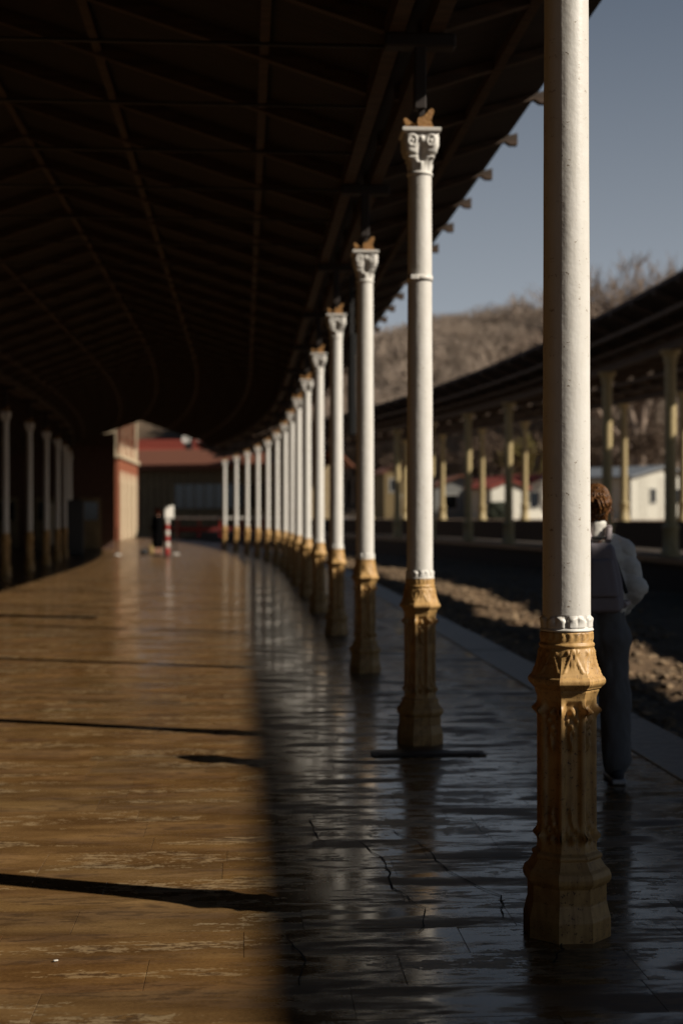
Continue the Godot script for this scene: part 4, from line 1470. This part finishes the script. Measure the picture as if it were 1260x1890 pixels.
	var col_d := func(q: Vector3) -> float: return 0.006 * cn.get_noise_3dv(q)
	put("collar", blobs([[V.call(x0, 1.372, 0.008), 0.068, V.call(x0, 1.425, 0.012), 0.062]], 0.008, 120.0, col_d), surface(Color(0.88, 0.865, 0.82), 0.7), t)
	# wide dark trousers
	var tn := noise(104, 6.0, 3)
	var folds := func(q: Vector3) -> float: return 0.010 * tn.get_noise_3d(q.x * 2.0, q.y * 1.1, q.z * 2.0) + 0.006 * sin(q.y * 16.0 + 8.0 * q.x) * smoothstep(0.3, 0.0, absf(q.y - 0.75)) + 0.009 * sin(q.y * 42.0 + q.x * 9.0) * smoothstep(0.18, 0.05, q.y)
	var tro := []
	for sg in [-1.0, 1.0]:
		tro.append([V.call(x0 + sg * 0.07, 0.94, 0.0), 0.092, V.call(x0 + sg * 0.08, 0.80, 0.015), 0.106])
	tro.append([V.call(0.042, 0.80, 0.01), 0.102, V.call(0.062, 0.45, 0.02), 0.083])
	tro.append([V.call(0.062, 0.45, 0.02), 0.083, V.call(0.064, 0.12, 0.045), 0.080])
	tro.append([V.call(-0.13, 0.80, 0.0), 0.100, V.call(-0.125, 0.46, -0.11), 0.083])
	tro.append([V.call(-0.125, 0.46, -0.11), 0.083, V.call(-0.12, 0.12, -0.20), 0.080])
	put("trousers", blobs(tro, 0.011, 120.0, folds), surface(Color(0.41, 0.415, 0.425), 0.85), t)
	for q in [[0.066, 0.045], [-0.12, -0.20]]:
		var sh := blobs([[V.call(q[0], 0.052, q[1] + 0.04), 0.036, V.call(q[0], 0.05, q[1] - 0.10), 0.034], [V.call(q[0], 0.045, q[1] - 0.10), 0.034, V.call(q[0], 0.038, q[1] - 0.16), 0.028]], 0.007, 150.0)
		var shoe := put("shoe", sh, surface(Color(0.25, 0.25, 0.27), 0.7), t)
		put("sole", rounded(Vector3(0.088, 0.030, 0.29), 0.014, 8), surface(Color(0.74, 0.73, 0.72), 0.6), shoe, Transform3D(Basis.IDENTITY, V.call(q[0], 0.016, q[1] - 0.06)))
	# her backpack
	var bp := thing("backpack", "mauve grey backpack on the back of the person in the puffer jacket", "backpack", t.position, yaw)
	var mauve := surface(Color(0.55, 0.52, 0.54), 0.75)
	var bn := noise(105, 7.0, 3)
	var sag := func(q: Vector3) -> Vector3:
		var v := clampf(0.5 - q.y / 0.38, 0.0, 1.0)
		return Vector3(q.x * lerpf(-0.34, 0.06, smoothstep(0.0, 0.7, v)), 0.0, 0.03 * v * v * signf(q.z + 0.02)) + Vector3(1, 0.5, 1) * 0.007 * bn.get_noise_3d(q.x, q.y * 0.5, q.z)
	put("bag", rounded(Vector3(0.235, 0.38, 0.125), 0.05, 18, sag), mauve, bp, Transform3D(Basis.IDENTITY, V.call(x0, 1.135, 0.15)))
	put("pocket", rounded(Vector3(0.16, 0.21, 0.045), 0.021, 14, sag), mauve, bp, Transform3D(Basis(Vector3.RIGHT, -0.10), V.call(x0, 1.135, 0.232)))
	put("lower_pocket", rounded(Vector3(0.19, 0.085, 0.05), 0.022, 12), mauve, bp, Transform3D(Basis.IDENTITY, V.call(x0, 0.995, 0.232)))
	put("zip", tube(V.call(x0 - 0.07, 1.045, 0.249), V.call(x0 + 0.07, 1.045, 0.249), 0.004, 0.004), M.black, bp)
	put("top_handle", tube(V.call(x0 - 0.04, 1.352, 0.13), V.call(x0 + 0.04, 1.352, 0.13), 0.008, 0.008), M.black, bp)
	for sg in [-1.0, 1.0]:
		var stp := begin()
		var prev := Vector3.ZERO
		var pts := [V.call(x0 + sg * 0.05, 1.335, 0.125), V.call(x0 + sg * 0.062, 1.40, 0.075), V.call(x0 + sg * 0.078, 1.405, 0.0), V.call(x0 + sg * 0.085, 1.36, -0.07), V.call(x0 + sg * 0.09, 1.20, -0.115), V.call(x0 + sg * 0.13, 1.05, -0.09), V.call(x0 + sg * 0.185, 1.0, 0.02), V.call(x0 + sg * 0.13, 0.985, 0.14)]
		for k in pts.size() - 1:
			tube_into(stp, pts[k], pts[k + 1], 0.019, 0.019, 8)
		put("strap", finish(stp), surface(Color(0.74, 0.69, 0.69), 0.7), bp)
		put("side_cord", tube(V.call(x0 + sg * 0.075, 1.26, 0.155), V.call(x0 + sg * 0.150, 1.05, 0.125), 0.011, 0.011), M.black, bp)
	# --- the person standing far down the platform
	z = 52.0
	var f := thing("person", "distant person in a black coat standing beside the striped marker", "person", view_at((291.5 - 630) / 2625.0 * z, 0, z), yaw + 0.9)
	var fb := []
	for sg in [-1.0, 1.0]:
		fb.append([V.call(sg * 0.07, 1.36, 0), 0.08, V.call(sg * 0.07, 0.95, 0), 0.09])
		fb.append([V.call(sg * 0.06, 1.42, 0), 0.05, V.call(sg * 0.19, 1.40, 0), 0.045])
		fb.append([V.call(sg * 0.19, 1.40, 0), 0.045, V.call(sg * 0.24, 1.12, 0.02), 0.038])
		fb.append([V.call(sg * 0.24, 1.12, 0.02), 0.038, V.call(sg * 0.16, 1.02, -0.2), 0.028])
		fb.append([V.call(sg * 0.08, 0.9, 0), 0.09, V.call(sg * 0.09, 0.5, 0), 0.055])
		fb.append([V.call(sg * 0.09, 0.5, 0), 0.055, V.call(sg * 0.10, 0.08, 0), 0.04])
	fb.append([V.call(0, 1.40, 0), 0.06, V.call(0, 1.55, -0.02), 0.05])
	fb.append([V.call(0, 1.65, -0.02), 0.085, V.call(0, 1.68, -0.01), 0.09])
	fb.append([V.call(0, 1.61, -0.07), 0.05, V.call(0, 1.57, -0.08), 0.03])
	fb.append([V.call(0, 1.63, -0.11), 0.012, V.call(0, 1.61, -0.12), 0.012])
	var fw := SurfaceTool.new()
	fw.begin(Mesh.PRIMITIVE_TRIANGLES)
	fw.append_from(blobs(fb, 0.018, 90.0), 0, Transform3D.IDENTITY)
	for sg in [-1.0, 1.0]:
		fw.append_from(blobs(hand_bones(V.call(sg * 0.16, 1.02, -0.2), Vector3(-sg * 0.4, 0.1, -0.8).normalized(), Vector3(0, 1, 0.1).normalized()), 0.006, 300.0), 0, Transform3D.IDENTITY)
	put("body", fw.commit(), skin, f)
	var fh := []
	fh.append([V.call(0, 1.675, 0.01), 0.10, V.call(0, 1.70, 0.0), 0.098])
	fh.append([V.call(0, 1.60, 0.04), 0.07, V.call(0, 1.66, 0.03), 0.09])
	put("hair", blobs(fh, 0.014, 110.0), surface(Color(0.50, 0.23, 0.13), 0.6), f)
	var fc := []
	for sg in [-1.0, 1.0]:
		fc.append([V.call(sg * 0.075, 1.35, 0), 0.12, V.call(sg * 0.09, 1.0, 0), 0.13])
		fc.append([V.call(sg * 0.09, 1.0, 0), 0.13, V.call(sg * 0.11, 0.45, 0), 0.14])
		fc.append([V.call(sg * 0.06, 1.44, 0), 0.07, V.call(sg * 0.19, 1.40, 0), 0.07])
		fc.append([V.call(sg * 0.19, 1.40, 0), 0.072, V.call(sg * 0.24, 1.12, 0.02), 0.062])
		fc.append([V.call(sg * 0.24, 1.12, 0.02), 0.062, V.call(sg * 0.17, 1.03, -0.15), 0.05])
	var wool := surface(Color(0.028, 0.027, 0.028), 0.95)
	wool.metallic_specular = 0.1
	put("coat", blobs(fc, 0.018, 90.0), wool, f)
	for sg in [-1.0, 1.0]:
		put("shoe", blobs([[V.call(sg * 0.10, 0.055, 0.03), 0.05, V.call(sg * 0.11, 0.045, -0.14), 0.04]], 0.014, 110.0), M.black, f)

# ------------------------------------------------------------------
func _ready() -> void:
	var cam := Camera3D.new()
	cam.name = "camera"
	add_child(cam)
	cam.position = Vector3(0, EYE, 0)
	cam.rotation_degrees = Vector3(0.175, -YAW, 0)
	var att := CameraAttributesPhysical.new()
	att.frustum_focal_length = 33.333      # 24 mm high frame: the same view as 50 mm on a 36 mm high one
	att.exposure_aperture = 1.45
	att.frustum_focus_distance = 5.1
	att.frustum_near = 0.05
	att.frustum_far = 1500.0
	cam.attributes = att
	cam.current = true
	var env := Environment.new()
	env.background_mode = Environment.BG_SKY
	var sky := Sky.new()
	var sm := ProceduralSkyMaterial.new()
	sm.sky_top_color = Color(0.0, 0.145, 0.265)
	sm.sky_horizon_color = Color(0.665, 0.692, 0.715)
	sm.sky_curve = 0.174
	sm.ground_horizon_color = Color(0.40, 0.36, 0.32)
	sm.ground_bottom_color = Color(0.20, 0.17, 0.14)
	sm.sun_angle_max = 1.0
	sky.sky_material = sm
	env.sky = sky
	env.tonemap_mode = Environment.TONE_MAPPER_LINEAR
	env.tonemap_exposure = 1.25
	env.sdfgi_enabled = true
	env.ssao_enabled = true
	env.ssil_enabled = true
	var we := WorldEnvironment.new()
	we.name = "world_environment"
	we.environment = env
	add_child(we)
	var sun := DirectionalLight3D.new()
	sun.name = "sun"
	sun.light_color = Color(1.0, 0.96, 0.90)
	sun.light_energy = 1.6
	sun.light_angular_distance = 0.55
	sun.shadow_enabled = true
	add_child(sun)
	sun.look_at_from_position(Vector3(20, 15, 9), Vector3(20, 15, 9) + Vector3(-0.923, -0.655, -0.384))

	make_materials()
	make_platform()
	make_trackbed()
	make_canopy()
	make_columns()
	make_far_platforms()
	make_houses()
	make_hill()
	make_far_end()
	make_small_things()
	make_people()
